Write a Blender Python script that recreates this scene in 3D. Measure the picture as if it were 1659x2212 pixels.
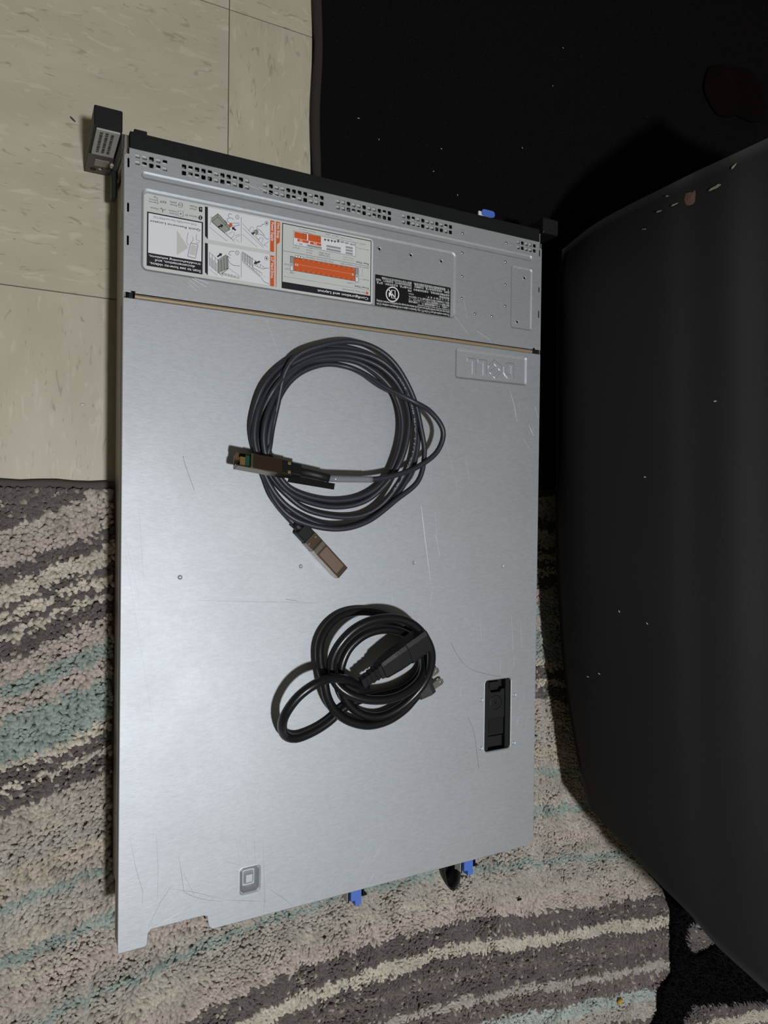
import bpy, bmesh, math, random
import numpy as np
from mathutils import Vector, Matrix, noise
from mathutils.geometry import delaunay_2d_cdt

# ------------------------------------------------------------------ clear
for o in list(bpy.data.objects):
    bpy.data.objects.remove(o, do_unlink=True)
scene = bpy.context.scene
COL = scene.collection
rng = np.random.default_rng(7)
random.seed(7)

# ------------------------------------------------------------------ camera (phone held over the server, metres; server bottom is z = 0)
CAM_R = [[0.8873225, 0.0123173, 0.4609848], [0.0059168, -0.999865, 0.015327], [0.4611114, -0.0108725, -0.8872756]]
CAM_P = Vector((-0.077075, 0.373907, 0.70211))
cam_d = bpy.data.cameras.new('camera'); cam_o = bpy.data.objects.new('camera', cam_d); COL.objects.link(cam_o)
rx, ry, rz = (Vector(r) for r in CAM_R)
M = Matrix((rx, -ry, -rz)).transposed().to_4x4(); M.translation = CAM_P
cam_o.matrix_world = M
cam_d.sensor_fit = 'HORIZONTAL'; cam_d.sensor_width = 36.0; cam_d.lens = 36.0 * 1534 / 1659
cam_d.clip_start = 0.01
scene.camera = cam_o

# ------------------------------------------------------------------ world: dim warm room light
world = bpy.data.worlds.new('room_light'); scene.world = world; world.use_nodes = True
bg = world.node_tree.nodes['Background']
bg.inputs[0].default_value = (1.0, 0.88, 0.68, 1); bg.inputs[1].default_value = 0.105

# ------------------------------------------------------------------ ceiling lamp almost overhead
fl_d = bpy.data.lights.new('ceiling_lamp', 'AREA'); fl_d.shape = 'DISK'; fl_d.size = 0.14
fl_d.energy = 40; fl_d.color = (0.965, 0.985, 1.0)
fl_o = bpy.data.objects.new('ceiling_lamp', fl_d); COL.objects.link(fl_o)
fl_o.location = (0.055, -0.18, 2.40)

scene.view_settings.view_transform = 'Standard'; scene.view_settings.look = 'None'
scene.view_settings.gamma = 1.0; scene.view_settings.use_curve_mapping = False
scene.view_settings.exposure = 0.0

# ------------------------------------------------------------------ measured layout (lid plane in millimetres, paths in metres)
TEXTS = [('info','dk','Status',27.44,21.27,618.31,616.79,0,0),
('info', 'dk', 'Express', 27.39, 19.7, 623.07, 621.71, 0, 0),
('info', 'dk', 'Service', 27.38, 20.04, 625.06, 623.78, 0, 0),
('info','dk','Tag',27.36,23.87,627.37,625.84,0,0),
('info','dk','EST',33.7,28.55,625.28,623.56,0,1),
('info','dk','Reset',42.41,36.9,624.14,622.73,0,0),
('info','dk','(NMI)',42.39,36.88,626.45,625.08,0,0),
('info','dk','Power',42.48,36.24,616.88,615.44,0,0),
('info','dk','Supply',42.46,35.67,618.75,617.6,0,0),
('info','dk','vFlash',59.38,53.35,624.01,622.76,0,0),
('info','dk','Media',59.36,53.33,626.34,624.85,0,0),
('info', 'dk', 'System ID', 59.44, 49.49, 617.95, 616.51, 0, 0),
('info', 'gy', 'Dell.com/QRL/Server/PER730', 59.05, 23.65, 611.34, 609.68, 0, 0),
('info', 'bk', 'Quick Resource Locator', 62.38, 20.47, 607.4, 605.68, 0, 1),
('info', 'wh', 'Scan to see how-to videos,', 63.14, 20.98, 572.59, 570.51, 0, 1),
('info', 'wh', 'documentation, and', 58.12, 25.31, 575.69, 573.75, 0, 1),
('info', 'wh', 'troubleshooting solutions,', 62.93, 20.31, 578.41, 576.68, 0, 1),
('info', 'wh', 'Configuration and Layout', 223.08, 170.69, 572.35, 570.1, 0, 1),
('info', 'gy', 'Hot Swap (terracotta)', 219.73, 196.14, 577.21, 575.49, 0, 0),
('info', 'bk', 'Front View', 223.4, 208.6, 582.0, 580.26, 0, 1),
('info', 'bk', 'Rear View', 223.09, 209.72, 605.05, 603.48, 0, 1),
('info','wh','23',151.65,148.36,592.6,590.75,0,1),
('info','wh','0',207.33,205.7,592.88,590.81,0,1),
('info','wh','25',155.56,152.55,614.94,613.42,0,1),
('info','wh','24',169.58,166.39,614.81,613.23,0,1),
('info','gy','USB',147.88,143.73,584.49,583.04,0,0),
('info','gy','VGA',142.49,137.79,591.23,589.68,0,0),
('info','gy','LED',142.83,138.6,587.15,585.85,0,0),
('info','gy','NMI',205.51,201.01,584.02,582.8,0,0),
('info','gy','Power',223.29,216.73,589.5,588.06,0,0),
('info', 'gy', 'System ID', 223.14, 212.68, 601.0, 599.49, 0, 0),
('info', 'gy', 'Icon-based LED', 211.6, 193.82, 600.87, 599.48, 0, 0),
('info', 'gy', 'PCIe SSD Drives (Option)', 185.99, 159.31, 600.89, 599.34, 0, 0),
('info', 'gy', 'Power Supplies', 167.62, 151.54, 624.98, 624.07, 0, 0),
('info', 'gy', 'Full Height', 182.63, 171.39, 605.34, 603.63, 0, 0),
('info', 'gy', 'PCIe Slots', 182.36, 171.48, 607.51, 605.87, 0, 0),
('info','gy','Hard',164.58,159.56,605.09,603.82,0,0),
('info','gy','Drives',165.41,158.93,607.45,606.17,0,0),
('info','gy','vFlash',152.95,146.12,607.43,606.35,0,0),
('info', 'gy', 'USB 3.0', 192.22, 184.59, 625.33, 624.05, 0, 0),
('info','gy','VGA',197.98,193.48,625.0,623.85,0,0),
('info','gy','Serial',205.29,199.19,624.57,623.85,0,0),
('info','gy','iDRAC',219.45,212.51,622.87,621.85,0,0),
('info', 'gy', 'System ID', 223.08, 212.57, 618.12, 617.22, 0, 0),
('info','gy','NDC',182.39,177.31,625.35,624.11,0,0),
('info', 'gy', 'Low Profile', 207.12, 195.46, 605.0, 604.23, 0, 0),
('info', 'gy', 'PCIe Slots', 206.75, 195.95, 607.29, 606.38, 0, 0),
('info', 'wh', 'Hot Swap', 625.96, 612.55, 131.06, 133.27, 1, 1),
('info', 'wh', 'Power Supply', 625.83, 609.0, 125.55, 127.78, 1, 1),
('info', 'wh', '2.5" Hard Drive', 594.76, 576.03, 125.67, 127.97, 1, 1),
('info','dk','2',94.96,93.93,624.93,623.39,0,0),
('info','dk','1',121.69,120.62,624.79,623.23,0,0),
('info','dk','2',95.24,94.2,593.81,592.24,0,0),
('info','dk','1',121.86,120.78,593.58,591.99,0,0),
('reg', 'wh', 'This device complies with part 15 of the FCC rules. Operation is subject to the following two conditions: (1) this', 315.7, 232.18, 568.96, 566.75, 0, 0),
('reg', 'wh', 'device may not cause harmful interference and (2) the device must accept any interference received, including', 315.66, 232.14, 571.8, 569.59, 0, 0),
('reg', 'wh', 'interference that may cause undesired operation.', 315.62, 277.62, 573.56, 572.14, 0, 0),
('reg', 'wh', 'この装置は、クラスA情報技術装置です。この装置を家庭', 315.25, 267.62, 576.23, 574.19, 0, 0),
('reg', 'wh', '環境で使用すると電波妨害を引き起こすことがあります。この', 315.21, 267.59, 578.54, 576.62, 0, 0),
('reg', 'wh', '場合には使用者が適切な対策を講ずるよう要求され', 315.17, 267.56, 580.84, 579.06, 0, 0),
('reg', 'wh', 'ることがあります。', 315.13, 287.62, 583.55, 581.61, 0, 0),
('reg','wh','VCCI-A',273.46,267.52,583.48,582.04,0,0),
('reg','wh','警告使用者：',315.09,302.36,585.82,583.99,0,0),
('reg', 'wh', '這是甲類的資訊產品，在居住的環境中', 315.39, 273.04, 588.61, 586.7, 0, 0),
('reg', 'wh', '使用時，可能會造成射頻干擾，在這種情況', 315.34, 273.95, 591.62, 589.7, 0, 0),
('reg', 'wh', '下，使用者會被要求採取某些適當的對策。', 314.96, 272.95, 594.5, 592.08, 0, 0),
('reg','wh','声明',270.86,266.71,586.66,584.8,0,0),
('reg', 'wh', '此为A级产品，在生活环境中，该产品', 270.83, 232.02, 589.41, 587.39, 0, 0),
('reg', 'wh', '可能会造成无线电干扰。在这种情况下，可能需', 270.79, 231.38, 592.11, 590.2, 0, 0),
('reg', 'wh', '要用户对其干扰采取切实可行的措施。', 270.75, 236.81, 594.47, 592.51, 0, 0)]
FILLS = [('info','bk',1,[(18.53,614.01),(64.63,614.01),(64.63,569.27),(18.53,569.27)]),
('info','wp',2,[(19.67,612.98),(63.49,612.98),(63.49,580.17),(19.67,580.17)]),
('info','lg',3,[(42.68,603.19),(52.51,590.04),(42.87,582.15)]),
('info','mg',4,[(54.5,594.64),(60.41,594.68),(60.86,593.73),(58.77,582.47),(58.05,581.68),(52.22,582.23),(51.63,582.93),(53.85,593.79)]),
('info','wp',5,[(54.58,593.92),(60.13,593.96),(58.19,582.37),(52.28,582.97)]),
('info','lg',6,[(55.02,593.05),(59.55,592.98),(58.02,584.4),(53.28,584.68)]),
('info','bk',2,[(66.11,627.83),(68.63,627.81),(68.9,600.25),(66.44,602.55)]),
('info','bk',2,[(66.41,596.67),(68.93,596.59),(69.2,569.31),(66.73,571.56)]),
('info','wp',1,[(68.96,627.72),(124.06,627.72),(124.06,600.02),(68.96,600.02)]),
('info','wp',1,[(69.26,596.57),(124.06,596.57),(124.06,569.28),(69.26,569.28)]),
('info','or',2,[(124.56,627.25),(128.33,627.35),(128.42,599.56),(124.65,599.41)]),
('info','or',2,[(124.82,596.13),(128.59,596.19),(128.76,568.67),(124.99,568.65)]),
('info','or',2,[(129.89,627.31),(133.82,627.35),(133.75,609.44),(131.01,606.82),(130.99,568.71),(130.32,568.74)]),
('info','gf',3,[(77.4,623.79),(72.31,619.11),(71.85,616.17),(83.15,608.31),(87.71,611.84),(88.1,614.38),(79.27,622.53)]),
('info','or',4,[(90.14,616.42),(89.97,615.55),(89.5,614.81),(88.83,614.37),(88.11,614.34),(87.51,614.72),(87.17,615.42),(87.16,616.29),(87.49,617.12),(88.08,617.72),(88.79,617.96),(89.47,617.79),(89.95,617.23)]),
('info','gf',3,[(111.97,616.83),(109.39,614.67),(110.05,613.12),(111.58,612.35),(113.73,614.22),(113.71,616.32)]),
('info','gf',3,[(78.0,583.61),(85.0,589.61),(86.48,588.13),(87.0,578.12),(78.11,573.19)]),
('info','lg',3,[(78.11,573.19),(86.99,578.53),(85.97,576.84),(80.6,571.95)]),
('info','bk',6,[(77.89,611.71),(80.42,613.13),(80.84,612.14),(82.25,614.91),(79.5,615.34),(79.92,614.34),(77.39,612.91)]),
('info','bk',6,[(93.62,613.08),(91.75,614.21),(92.48,615.25),(89.78,614.5),(90.12,611.91),(90.86,612.95),(92.72,611.82)]),
('info','bk',6,[(109.6,614.23),(108.26,612.99),(107.52,613.79),(107.61,611.49),(109.89,611.22),(109.15,612.02),(110.5,613.26)]),
('info','bk',6,[(77.64,586.05),(79.92,588.07),(80.6,587.25),(81.37,590.21),(78.41,589.87),(79.09,589.06),(76.82,587.05)]),
('info','bk',6,[(115.3,589.62),(111.97,588.05),(111.59,589.1),(109.48,586.12),(112.8,585.7),(112.42,586.76),(115.76,588.34)]),
('info','bk',1,[(135.81,627.35),(225.86,627.35),(225.86,568.44),(135.81,568.44)]),
('info','lab',2,[(136.56,626.6),(225.11,626.6),(225.11,574.42),(136.56,574.42)]),
('info','or',3,[(220.61,577.79),(223.14,577.79),(223.14,575.28),(220.61,575.28)]),
('info','or',4,[(147.41,598.29),(208.71,598.29),(208.71,586.22),(147.41,586.22)]),
('info','dk',3,[(147.11,598.59),(209.01,598.59),(209.01,585.92),(147.11,585.92)]),
('info','dk',3,[(143.69,598.89),(146.78,598.89),(146.78,585.42),(143.69,585.42)]),
('info','mg',4,[(144.09,598.49),(146.38,598.49),(146.38,592.255),(144.09,592.255)]),
('info','wp',4,[(144.09,592.255),(146.38,592.255),(146.38,585.82),(144.09,585.82)]),
('info','mg',5,[(144.49,591.755),(145.98,591.755),(145.98,589.855),(144.49,589.855)]),
('info','dk',3,[(209.17,598.89),(212.56,598.89),(212.56,585.42),(209.17,585.42)]),
('info','mg',4,[(209.57,598.49),(212.16,598.49),(212.16,592.255),(209.57,592.255)]),
('info','wp',4,[(209.57,592.255),(212.16,592.255),(212.16,585.82),(209.57,585.82)]),
('info','mg',5,[(209.97,591.755),(211.76,591.755),(211.76,589.855),(209.97,589.855)]),
('info','dk',3,[(146.54,622.36),(209.21,622.36),(209.21,609.32),(146.54,609.32)]),
('info','wp',4,[(146.84,622.06),(208.91,622.06),(208.91,609.62),(146.84,609.62)]),
('info','or',5,[(147.43,621.58),(159.69,621.58),(159.69,615.86),(147.43,615.86)]),
('info','or',5,[(160.86,621.85),(173.55,621.85),(173.55,615.68),(160.86,615.68)]),
('info','od',6,[(155.69,620.98),(159.09,620.98),(159.09,616.46),(155.69,616.46)]),
('info','or',7,[(155.99,620.68),(158.79,620.68),(158.79,616.76),(155.99,616.76)]),
('info','od',6,[(169.55,621.25),(172.95,621.25),(172.95,616.28),(169.55,616.28)]),
('info','or',7,[(169.85,620.95),(172.65,620.95),(172.65,616.58),(169.85,616.58)]),
('info','or',5,[(150.46,615.57),(161.43,615.57),(161.43,613.17),(150.46,613.17)]),
('info','or',5,[(162.75,615.28),(173.85,615.28),(173.85,612.86),(162.75,612.86)]),
('info','mg',5,[(160.07,612.15),(174.5,612.15),(174.5,610.24),(160.07,610.24)]),
('info','mg',5,[(179.26,615.13),(193.77,615.13),(193.77,613.2),(179.26,613.2)]),
('info','mg',5,[(179.3,612.29),(193.81,612.29),(193.81,610.3),(179.3,610.3)]),
('info','mg',5,[(198.67,617.57),(206.21,617.57),(206.21,615.72),(198.67,615.72)]),
('info','mg',5,[(198.71,614.8),(206.25,614.8),(206.25,612.96),(198.71,612.96)]),
('info','mg',5,[(198.74,612.09),(206.29,612.09),(206.29,610.25),(198.74,610.25)]),
('info','dg',5,[(176.54,620.39),(179.01,620.61),(178.9,619.45),(177.8,618.34),(176.68,619.28)]),
('info','dg',5,[(179.82,620.48),(182.3,620.7),(182.19,619.54),(181.08,618.42),(179.96,619.36)]),
('info','dg',5,[(183.23,620.53),(185.72,620.75),(185.61,619.59),(184.5,618.47),(183.37,619.41)]),
('info','dg',5,[(186.47,620.54),(188.97,620.77),(188.86,619.6),(187.75,618.48),(186.61,619.42)]),
('info','dg',5,[(189.9,621.86),(192.16,621.92),(192.19,619.52),(189.93,619.45)]),
('info','mg',5,[(197.42,620.62),(197.17,620.22),(196.45,619.89),(195.43,619.72),(194.35,619.74),(193.45,619.95),(192.94,620.3),(192.94,620.71),(193.44,621.09),(194.33,621.35),(195.41,621.43),(196.43,621.31),(197.16,621.02)]),
('info','mg',5,[(202.2,620.5),(201.94,620.09),(201.22,619.76),(200.19,619.59),(199.1,619.61),(198.2,619.83),(197.69,620.18),(197.68,620.59),(198.19,620.97),(199.08,621.23),(200.17,621.31),(201.2,621.19),(201.93,620.9)]),
('info','mg',5,[(206.62,620.2),(206.41,619.79),(205.8,619.46),(204.94,619.29),(204.03,619.32),(203.27,619.54),(202.84,619.89),(202.83,620.31),(203.25,620.69),(204.01,620.94),(204.92,621.01),(205.78,620.89),(206.4,620.59)]),
('info','mg',5,[(208.75,620.23),(208.62,619.82),(208.25,619.5),(207.74,619.34),(207.19,619.38),(206.73,619.6),(206.47,619.96),(206.46,620.38),(206.71,620.75),(207.17,621.0),(207.72,621.07),(208.24,620.93),(208.61,620.63)]),
('info','mg',5,[(151.7,611.43),(153.19,611.87),(155.88,611.51),(155.59,610.79),(152.9,610.64)]),
('info','dk',3,[(148.57,600.33),(151.17,600.33),(151.17,597.73),(148.57,597.73)]),
('info','wp',4,[(148.87,600.03),(150.87,600.03),(150.87,597.73),(148.87,597.73)]),
('info','dk',3,[(151.06,600.36),(153.66,600.36),(153.66,597.76),(151.06,597.76)]),
('info','wp',4,[(151.36,600.06),(153.36,600.06),(153.36,597.76),(151.36,597.76)]),
('info','dk',3,[(153.68,600.4),(156.28,600.4),(156.28,597.8),(153.68,597.8)]),
('info','wp',4,[(153.98,600.1),(155.98,600.1),(155.98,597.8),(153.98,597.8)]),
('info','bk',3,[(64.13,617.74),(63.94,616.82),(63.39,616.03),(62.61,615.55),(61.79,615.5),(61.1,615.88),(60.7,616.61),(60.69,617.52),(61.07,618.4),(61.75,619.05),(62.58,619.32),(63.36,619.15),(63.92,618.58)]),
('info','bk',3,[(60.86,626.29),(63.89,626.83),(63.94,622.42),(61.09,622.54)]),
('info','lab',4,[(62.0,625.95),(63.15,625.23),(62.59,623.6),(62.2,625.04)]),
('info','bk',3,[(46.14,618.6),(44.97,617.43),(45.71,617.2),(45.24,616.17),(46.52,617.55),(45.78,617.78)]),
('reg','wh',2,[(245.27,580.19),(246.18,580.98),(248.53,580.89),(248.38,577.93),(246.96,578.27),(246.55,576.47),(245.5,576.54)]),
('reg','bk2',1,[(230.5,596.0),(316.5,596.0),(316.5,565.5),(230.5,565.5)])]
STROKES = [('info','wp',5,0.45,False,[(61.7,618.1),(62.83,618.32),(62.08,617.22),(62.66,616.58),(61.9,616.31)]),
('info','dk',7,0.3,True,[(43.55,619.4),(47.72,619.93),(47.77,615.28),(43.59,614.98)]),
('info','dk',7,0.3,True,[(47.46,625.07),(47.25,624.08),(46.67,623.24),(45.85,622.73),(44.97,622.66),(44.24,623.07),(43.82,623.84),(43.81,624.81),(44.21,625.75),(44.94,626.45),(45.81,626.74),(46.64,626.57),(47.23,625.97)]),
('info','dk',7,0.35,False,[(44.06,624.37),(44.79,625.09),(45.72,624.15),(46.64,625.46),(47.12,624.81)]),
('info','dk',7,0.45,False,[(28.79,618.36),(29.69,618.32),(30.05,619.28),(30.49,618.63),(31.16,615.61),(31.43,618.08),(33.5,618.31)]),
('info','dg',7,0.3,False,[(52.18,602.78),(51.35,598.61),(51.02,594.89),(52.27,592.19)]),
('info','dg',7,0.3,False,[(59.17,602.62),(58.99,597.81)]),
('info','dg',7,0.3,False,[(55.69,599.99),(56.59,597.22),(54.43,594.41)]),
('info','dg',7,0.3,False,[(58.99,597.81),(62.3,597.52),(60.7,595.54),(58.64,595.9)]),
('info','dg',7,0.3,False,[(98.0,624.78),(98.23,602.82)]),
('info','dg',7,0.3,False,[(98.32,593.69),(98.55,571.82)]),
('info','dk',7,0.3,True,[(96.01,624.51),(95.84,623.63),(95.35,622.88),(94.65,622.43),(93.91,622.39),(93.29,622.77),(92.93,623.47),(92.92,624.34),(93.26,625.18),(93.87,625.79),(94.61,626.04),(95.32,625.87),(95.82,625.32)]),
('info','dk',7,0.3,True,[(122.78,624.37),(122.61,623.47),(122.1,622.71),(121.37,622.25),(120.6,622.21),(119.95,622.59),(119.58,623.31),(119.58,624.19),(119.93,625.05),(120.56,625.67),(121.33,625.93),(122.06,625.76),(122.59,625.19)]),
('info','dk',7,0.3,True,[(96.29,593.34),(96.12,592.46),(95.62,591.72),(94.93,591.29),(94.18,591.27),(93.56,591.66),(93.21,592.37),(93.2,593.24),(93.54,594.07),(94.15,594.67),(94.89,594.91),(95.59,594.72),(96.1,594.15)]),
('info','dk',7,0.3,True,[(122.95,593.1),(122.77,592.21),(122.26,591.46),(121.54,591.02),(120.76,590.99),(120.12,591.39),(119.75,592.12),(119.74,593.0),(120.09,593.85),(120.73,594.46),(121.5,594.7),(122.23,594.51),(122.75,593.94)]),
('info','dk',7,0.4,True,[(77.4,623.79),(72.31,619.11),(71.85,616.17),(83.15,608.31),(87.71,611.84),(88.1,614.38),(79.27,622.53)]),
('info','dk',7,0.35,False,[(72.34,616.27),(77.22,620.9),(77.4,623.79)]),
('info','dk',7,0.35,False,[(77.22,620.9),(86.43,613.65),(87.71,611.84)]),
('info','dk',7,0.35,False,[(89.66,625.61),(87.15,625.73),(86.33,623.92),(87.39,622.07),(85.52,620.88),(85.54,618.83),(88.07,617.67),(96.49,619.3)]),
('info','dk',7,0.35,False,[(87.39,622.07),(90.12,622.4),(90.97,621.12)]),
('info','dk',7,0.35,False,[(89.77,615.53),(93.13,616.17),(96.92,617.93)]),
('info','dk',7,0.35,False,[(83.05,618.35),(85.15,616.29),(83.5,615.15)]),
('info','dk',7,0.35,False,[(83.46,619.25),(85.56,617.6)]),
('info','dk',7,0.35,False,[(77.18,583.68),(85.0,589.61),(86.48,588.13),(87.0,578.12),(78.11,573.19),(78.0,583.61)]),
('info','dk',7,0.35,False,[(80.48,584.64),(80.99,574.88)]),
('info','dk',7,0.35,False,[(82.95,586.71),(83.47,576.11)]),
('info','dk',7,0.35,False,[(85.43,588.37),(85.96,577.34)]),
('info','dk',7,0.35,False,[(78.11,573.19),(80.6,571.95),(85.97,576.84),(87.0,578.12)]),
('info','dk',7,0.35,False,[(92.52,593.72),(89.57,593.62),(87.69,592.46),(87.09,590.3),(89.4,589.95)]),
('info','dk',7,0.35,False,[(86.05,588.88),(88.58,587.26)]),
('info','dk',7,0.35,False,[(86.3,585.63),(88.42,583.1),(91.37,581.53),(97.3,581.89)]),
('info','dk',7,0.35,False,[(119.32,622.86),(117.36,622.27),(115.63,620.26),(112.8,619.93),(112.17,617.71),(115.02,616.57),(119.43,612.76)]),
('info','dk',7,0.35,False,[(111.15,612.06),(115.49,613.29),(119.0,611.84),(120.78,610.05),(123.64,610.15)]),
('info','dk',7,0.35,False,[(111.97,616.83),(109.39,614.67),(110.05,613.12),(111.58,612.35),(113.73,614.22)]),
('info','dk',7,0.35,False,[(111.54,616.33),(112.87,613.22)]),
('info','dk',7,0.35,False,[(123.93,584.17),(121.07,583.91),(118.01,582.56),(113.62,583.95),(109.7,585.19),(108.41,584.35),(109.74,582.05),(113.66,580.59),(117.61,578.71)]),
('info','dk',7,0.35,False,[(116.34,575.13),(119.44,571.4),(124.08,570.42)]),
('info','dk',7,0.35,False,[(99.37,587.22),(116.33,575.76)]),
('info','dg',7,0.25,False,[(69.94,610.93),(85.72,601.38)]),
('info','dg',7,0.25,False,[(70.53,612.67),(71.89,620.25),(70.27,619.12)]),
('info','dg',7,0.25,False,[(71.94,615.58),(92.43,601.98)]),
('info','dg',7,0.25,False,[(83.15,608.31),(91.57,603.47),(93.65,606.34),(97.02,608.61)]),
('info','dg',7,0.25,False,[(87.33,608.06),(89.82,610.58),(91.93,610.15),(91.53,607.6),(89.04,604.25)]),
('info','dg',7,0.25,False,[(92.38,607.34),(97.01,609.86)]),
('info','dg',7,0.25,False,[(93.67,604.27),(96.66,602.74)]),
('info','dg',7,0.25,False,[(84.81,608.82),(86.5,607.08)]),
('info','dg',7,0.25,False,[(99.29,615.68),(118.68,601.66)]),
('info','dg',7,0.25,False,[(99.25,619.41),(103.56,615.66),(118.66,603.34)]),
('info','dg',7,0.25,False,[(99.35,609.88),(112.57,601.21)]),
('info','dg',7,0.25,False,[(105.08,614.28),(106.98,617.98),(108.92,618.35),(109.38,615.92),(106.83,612.1)]),
('info','dg',7,0.25,False,[(114.02,607.98),(116.17,610.47),(118.14,610.41),(117.1,606.01)]),
('info','dg',7,0.25,False,[(118.65,604.18),(123.67,608.25)]),
('info','dg',7,0.25,False,[(119.08,604.68),(122.18,602.91)]),
('info','dg',7,0.25,False,[(110.72,611.57),(114.02,607.56)]),
('info','dg',7,0.25,False,[(70.46,578.06),(81.86,570.3)]),
('info','dg',7,0.25,False,[(70.49,574.81),(77.3,570.6)]),
('info','dg',7,0.25,False,[(70.35,589.24),(78.0,583.82)]),
('info','dg',7,0.25,False,[(87.63,578.02),(97.39,572.97)]),
('info','dg',7,0.25,False,[(99.72,594.77),(120.63,583.84)]),
('info','dg',7,0.25,False,[(99.38,585.77),(115.46,575.2)]),
('info','dg',7,0.35,False,[(70.35,589.24),(70.46,578.06)]),
('info','dg',7,0.3,False,[(70.72,584.62),(72.45,584.02)]),
('info','dg',7,0.3,False,[(70.73,583.73),(72.45,583.12)]),
('info','dg',7,0.3,False,[(70.74,582.83),(72.46,582.23)]),
('info','dg',7,0.3,False,[(70.75,581.94),(72.47,581.33)]),
('info','dg',7,0.3,False,[(70.76,581.04),(72.48,580.44)]),
('info','dg',7,0.3,False,[(70.76,580.15),(72.49,579.54)]),
('info','dg',7,0.3,False,[(70.77,579.26),(72.5,578.65)]),
('info','dg',7,0.3,False,[(70.78,578.36),(72.51,577.75)]),
('info','dg',7,0.35,False,[(72.82,587.51),(72.93,576.35)]),
('info','dg',7,0.3,False,[(73.19,582.88),(74.92,582.28)]),
('info','dg',7,0.3,False,[(73.2,581.99),(74.93,581.38)]),
('info','dg',7,0.3,False,[(73.21,581.09),(74.94,580.48)]),
('info','dg',7,0.3,False,[(73.22,580.19),(74.95,579.58)]),
('info','dg',7,0.3,False,[(73.23,579.3),(74.96,578.69)]),
('info','dg',7,0.3,False,[(73.24,578.4),(74.97,577.79)]),
('info','dg',7,0.3,False,[(73.25,577.51),(74.98,576.89)]),
('info','dg',7,0.3,False,[(73.26,576.61),(74.99,575.99)]),
('info','dg',7,0.35,False,[(75.3,585.77),(75.41,574.63)]),
('info','dg',7,0.3,False,[(75.68,581.13),(77.41,580.53)]),
('info','dg',7,0.3,False,[(75.69,580.24),(77.42,579.63)]),
('info','dg',7,0.3,False,[(75.69,579.34),(77.43,578.73)]),
('info','dg',7,0.3,False,[(75.7,578.44),(77.44,577.83)]),
('info','dg',7,0.3,False,[(75.71,577.54),(77.45,576.93)]),
('info','dg',7,0.3,False,[(75.72,576.65),(77.46,576.03)]),
('info','dg',7,0.3,False,[(75.73,575.75),(77.47,575.13)]),
('info','dg',7,0.3,False,[(75.74,574.85),(77.48,574.23)]),
('info','dg',7,0.35,False,[(77.79,584.03),(77.9,572.91)]),
('info','dg',7,0.35,False,[(81.83,573.79),(81.85,571.33)]),
('info','dg',7,0.3,False,[(82.08,573.62),(83.75,573.07)]),
('info','dg',7,0.3,False,[(82.09,572.8),(83.76,572.25)]),
('info','dg',7,0.3,False,[(82.1,571.98),(83.77,571.42)]),
('info','dg',7,0.35,False,[(84.41,573.63),(84.44,571.16)]),
('info','dg',7,0.3,False,[(84.66,573.42),(86.34,572.86)]),
('info','dg',7,0.3,False,[(84.67,572.6),(86.35,572.04)]),
('info','dg',7,0.3,False,[(84.68,571.78),(86.36,571.22)]),
('info','dg',7,0.35,False,[(87.0,573.47),(87.03,570.99)]),
('info','dg',7,0.3,False,[(87.26,573.22),(88.94,572.66)]),
('info','dg',7,0.3,False,[(87.27,572.39),(88.95,571.84)]),
('info','dg',7,0.3,False,[(87.27,571.57),(88.96,571.01)]),
('info','dg',7,0.35,False,[(89.6,573.63),(89.63,570.83)]),
('info','dg',7,0.3,False,[(89.86,573.01),(91.55,572.46)]),
('info','dg',7,0.3,False,[(89.87,572.19),(91.56,571.63)]),
('info','dg',7,0.3,False,[(89.88,571.36),(91.57,570.8)]),
('info','dg',7,0.35,False,[(92.23,572.48),(92.24,570.66)]),
('info','dg',7,0.3,False,[(92.48,572.81),(94.17,572.25)]),
('info','dg',7,0.3,False,[(92.48,571.98),(94.18,571.42)]),
('info','dg',7,0.3,False,[(92.49,571.16),(94.19,570.59)]),
('info','dg',7,0.35,False,[(94.86,571.32),(94.87,570.49)]),
('info','dg',7,0.3,False,[(95.1,572.6),(96.8,572.04)]),
('info','dg',7,0.3,False,[(95.11,571.78),(96.81,571.21)]),
('info','dg',7,0.3,False,[(95.12,570.95),(96.82,570.39)]),
('info','dg',7,0.4,False,[(99.38,594.91),(99.45,587.23)]),
('info','dg',7,0.35,False,[(99.64,593.92),(101.27,593.45)]),
('info','dg',7,0.35,False,[(99.65,592.92),(101.28,592.46)]),
('info','dg',7,0.35,False,[(99.66,591.93),(101.29,591.46)]),
('info','dg',7,0.35,False,[(99.67,590.93),(101.3,590.46)]),
('info','dg',7,0.35,False,[(99.68,589.94),(101.31,589.46)]),
('info','dg',7,0.35,False,[(99.69,588.94),(101.32,588.47)]),
('info','dg',7,0.35,False,[(99.7,587.94),(101.33,587.47)]),
('info','dg',7,0.4,False,[(101.61,593.97),(101.69,585.78)]),
('info','dg',7,0.35,False,[(101.87,592.89),(103.51,592.42)]),
('info','dg',7,0.35,False,[(101.88,591.89),(103.52,591.42)]),
('info','dg',7,0.35,False,[(101.89,590.9),(103.53,590.42)]),
('info','dg',7,0.35,False,[(101.9,589.9),(103.54,589.43)]),
('info','dg',7,0.35,False,[(101.92,588.9),(103.55,588.43)]),
('info','dg',7,0.35,False,[(101.93,587.9),(103.56,587.43)]),
('info','dg',7,0.35,False,[(101.94,586.9),(103.57,586.43)]),
('info','dg',7,0.4,False,[(103.84,593.02),(103.93,584.32)]),
('info','dg',7,0.35,False,[(104.11,591.86),(105.75,591.39)]),
('info','dg',7,0.35,False,[(104.12,590.86),(105.76,590.39)]),
('info','dg',7,0.35,False,[(104.13,589.86),(105.77,589.39)]),
('info','dg',7,0.35,False,[(104.14,588.86),(105.78,588.39)]),
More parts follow.
